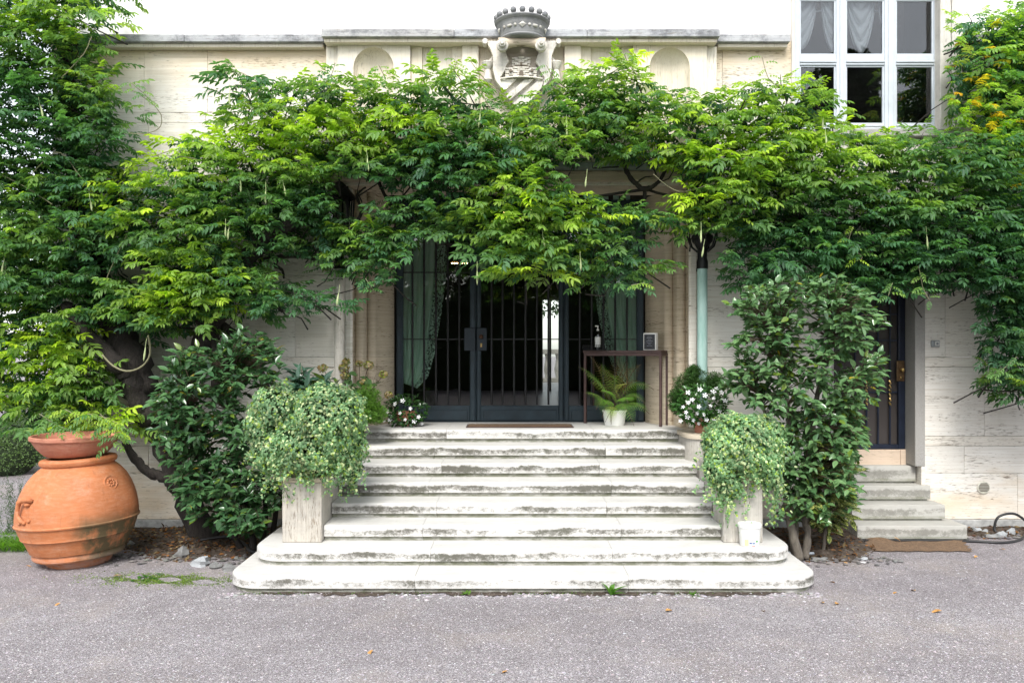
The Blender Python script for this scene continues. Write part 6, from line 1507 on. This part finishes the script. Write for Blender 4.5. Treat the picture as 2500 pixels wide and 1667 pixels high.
sm = simple_leaf(.035, .02); md = simple_leaf(.10, .06)
blob_plant('box_ball', 'clipped round box bush nearest the left edge of the photograph', 'bush', (-8.4, 13.6, .30), (.55, .55, .45), 4500, sm, (.10, .17, .05), M_ivy, 81)
blob_plant('box_ball', 'clipped low box cushion just behind the nearest round one', 'bush', (-8.7, 15.2, .45), (1.1, .8, .42), 6000, sm, (.09, .15, .05), M_ivy, 82)
blob_plant('purple_hedge', 'dark purplish low hedge between the box bushes and the house', 'hedge', (-7.4, 15.4, .30), (.8, .6, .35), 5000, sm, (.035, .03, .04), M_ivy, 83)
empty('rosemary_bush', (-5.35, 8.9, 0), 'upright grey green rosemary bush left of the jar', 'bush')
rb_ = bpy.data.objects['rosemary_bush']; r_ = np.random.default_rng(85); n = 3600; th = r_.uniform(0, 6.283, n); q = r_.integers(0, 70, n); bx = r_.normal(0, .16, 70); by = r_.normal(0, .12, 70); lean = r_.normal(0, .12, (70, 2)); hh = r_.uniform(.35, .85, 70); f = r_.random(n)
T = np.stack([-5.35+bx[q]+lean[q, 0]*f, 8.9+by[q]+lean[q, 1]*f, f*hh[q]], 1); D = np.stack([np.cos(th), np.sin(th), np.full(n, .9)], 1)
pv, pf = simple_leaf(.034, .005); o = scatter('foliage', pv, pf, frames(D, np.tile([0, -.3, 1.], (n, 1))), T, np.array([.075, .12, .06])*r_.uniform(.6, 1.3, (n, 1)), M_ivy, rb_); o['kind'] = 'stuff'
n = 1500; r_ = np.random.default_rng(86); th = r_.uniform(0, 6.283, n); T = np.stack([r_.uniform(-5.6, -4.75, n), r_.uniform(8.3, 8.9, n), np.zeros(n)], 1); D = np.stack([np.cos(th)*.5, np.sin(th)*.5, np.ones(n)], 1)
pv, pf = simple_leaf(.17, .012, .5); o = scatter('grass', pv, pf, frames(D, np.stack([-np.cos(th), -np.sin(th), np.ones(n)], 1))*r_.uniform(.4, 1.1, n)[:, None, None], T, np.array([.13, .27, .03])*r_.uniform(.7, 1.3, (n, 1)), M_leaf); tag(o, 'bright green grass growing at the left edge behind the jar', None, None, 'stuff')
for i, (x, y, z, rx, rz, c_) in enumerate(((-14, 30, 4.5, 3.6, 3.8, (.10, .17, .04)), (-19, 36, 5.5, 5, 4.6, (.07, .13, .035)), (-9.5, 34, 3.2, 3.0, 2.8, (.12, .18, .05)), (-24, 28, 4.4, 4, 4, (.08, .14, .04)))):
    blob_plant('garden_tree', ('light green rounded tree in the garden beyond the left corner', 'broad darker tree farthest back in the left garden', 'smaller pale tree seen just past the house corner', 'tree at the far left of the garden')[i], 'tree', (x, y, z), (rx, rx*.8, rz), 9000, (md[0]*2.2, md[1]), c_, M_ivy, 90+i, 'trees in the left garden', .45, .22)
fence = empty('garden_fence', (-12, 24, 0), 'low wooden rail fence across the far end of the left garden', 'fence')
for i in range(9): MB().box(-17+i*1.2, -16.9+i*1.2, 24, 24.1, 0, 1.1).build('post', M_bark2, fence)
for z in (.4, .75, 1.05): MB().box(-17.2, -7, 24.02, 24.07, z-.05, z+.04).build('rail', M_bark2, fence)
# cedars across the drive, mirrored in the panes
for i, (x, y, h, rr_) in enumerate(((-11, -27, 14, 4.6), (-1.5, -30, 17, 5.0), (7.5, -26, 15, 4.4), (15.5, -19, 16.5, 4.4), (-22, -28, 15, 4.8), (23, -24, 17, 4.5))):
    e = empty('cedar_tree', (x, y, 0), ('dark cedar across the drive, mirrored in the left door leaf', 'tallest dark cedar across the drive, straight opposite the portal', 'dark layered cedar across the drive, mirrored in the tall window', 'lower cedar across the drive at the right end of the row', 'cedar across the drive at the left end of the row', 'cedar across the drive at the far right end of the row')[i], 'tree', 'cedars across the drive')
    MB().tube([(x, y, 0), (x+.2, y, h*.5), (x, y, h)], [.4, .25, .05], 10).build('trunk', M_bark, e, smooth='all')
    r_ = np.random.default_rng(200+i); n = 13000; tier = r_.integers(0, 16, n); zt = 1.0+tier/16*(h-1.2); lim = rr_*(1-(zt/h)**1.6)+.5; arm = r_.integers(0, 9, n)*.698+tier*1.3; f = r_.random(n)**.6
    th = arm+r_.normal(0, .22, n)/np.maximum(f, .3); T = np.stack([x+lim*f*np.cos(th), y+lim*f*np.sin(th), zt+.9*f*(1-f)-.35*f+r_.normal(0, .12, n)], 1)
    pv, pf = simple_leaf(.55, .30, .3); o = scatter('crown', pv, pf, frames(np.stack([np.cos(th), np.sin(th), r_.normal(-.1, .2, n)], 1), np.tile([0, 0, 1.], (n, 1))+r_.normal(0, .35, (n, 3)))*r_.uniform(.5, 1.2, n)[:, None, None], T, np.array([.035, .065, .028])*r_.uniform(.6, 1.4, (n, 1)), M_ivy, e); o['kind'] = 'stuff'
blob_plant('reflection_hedge', 'unseen dark hedge added across the drive to darken the door reflections', 'hedge', (0, -22, 2.2), (34, 1.6, 3.0), 26000, (md[0]*2.5, md[1]), (.03, .06, .022), M_ivy, 98)  # unseen hedge added to keep bright sky out of the door glass
# tree on the terrace behind the hall
blob_plant('terrace_tree', 'dark leafy tree beyond the terrace seen through the hall', 'tree', (2.6, 25.5, 3.6), (2.0, 1.6, 1.5), 5000, (md[0]*1.2, md[1]), (.03, .06, .02), M_ivy, 99, None, .3, .12)
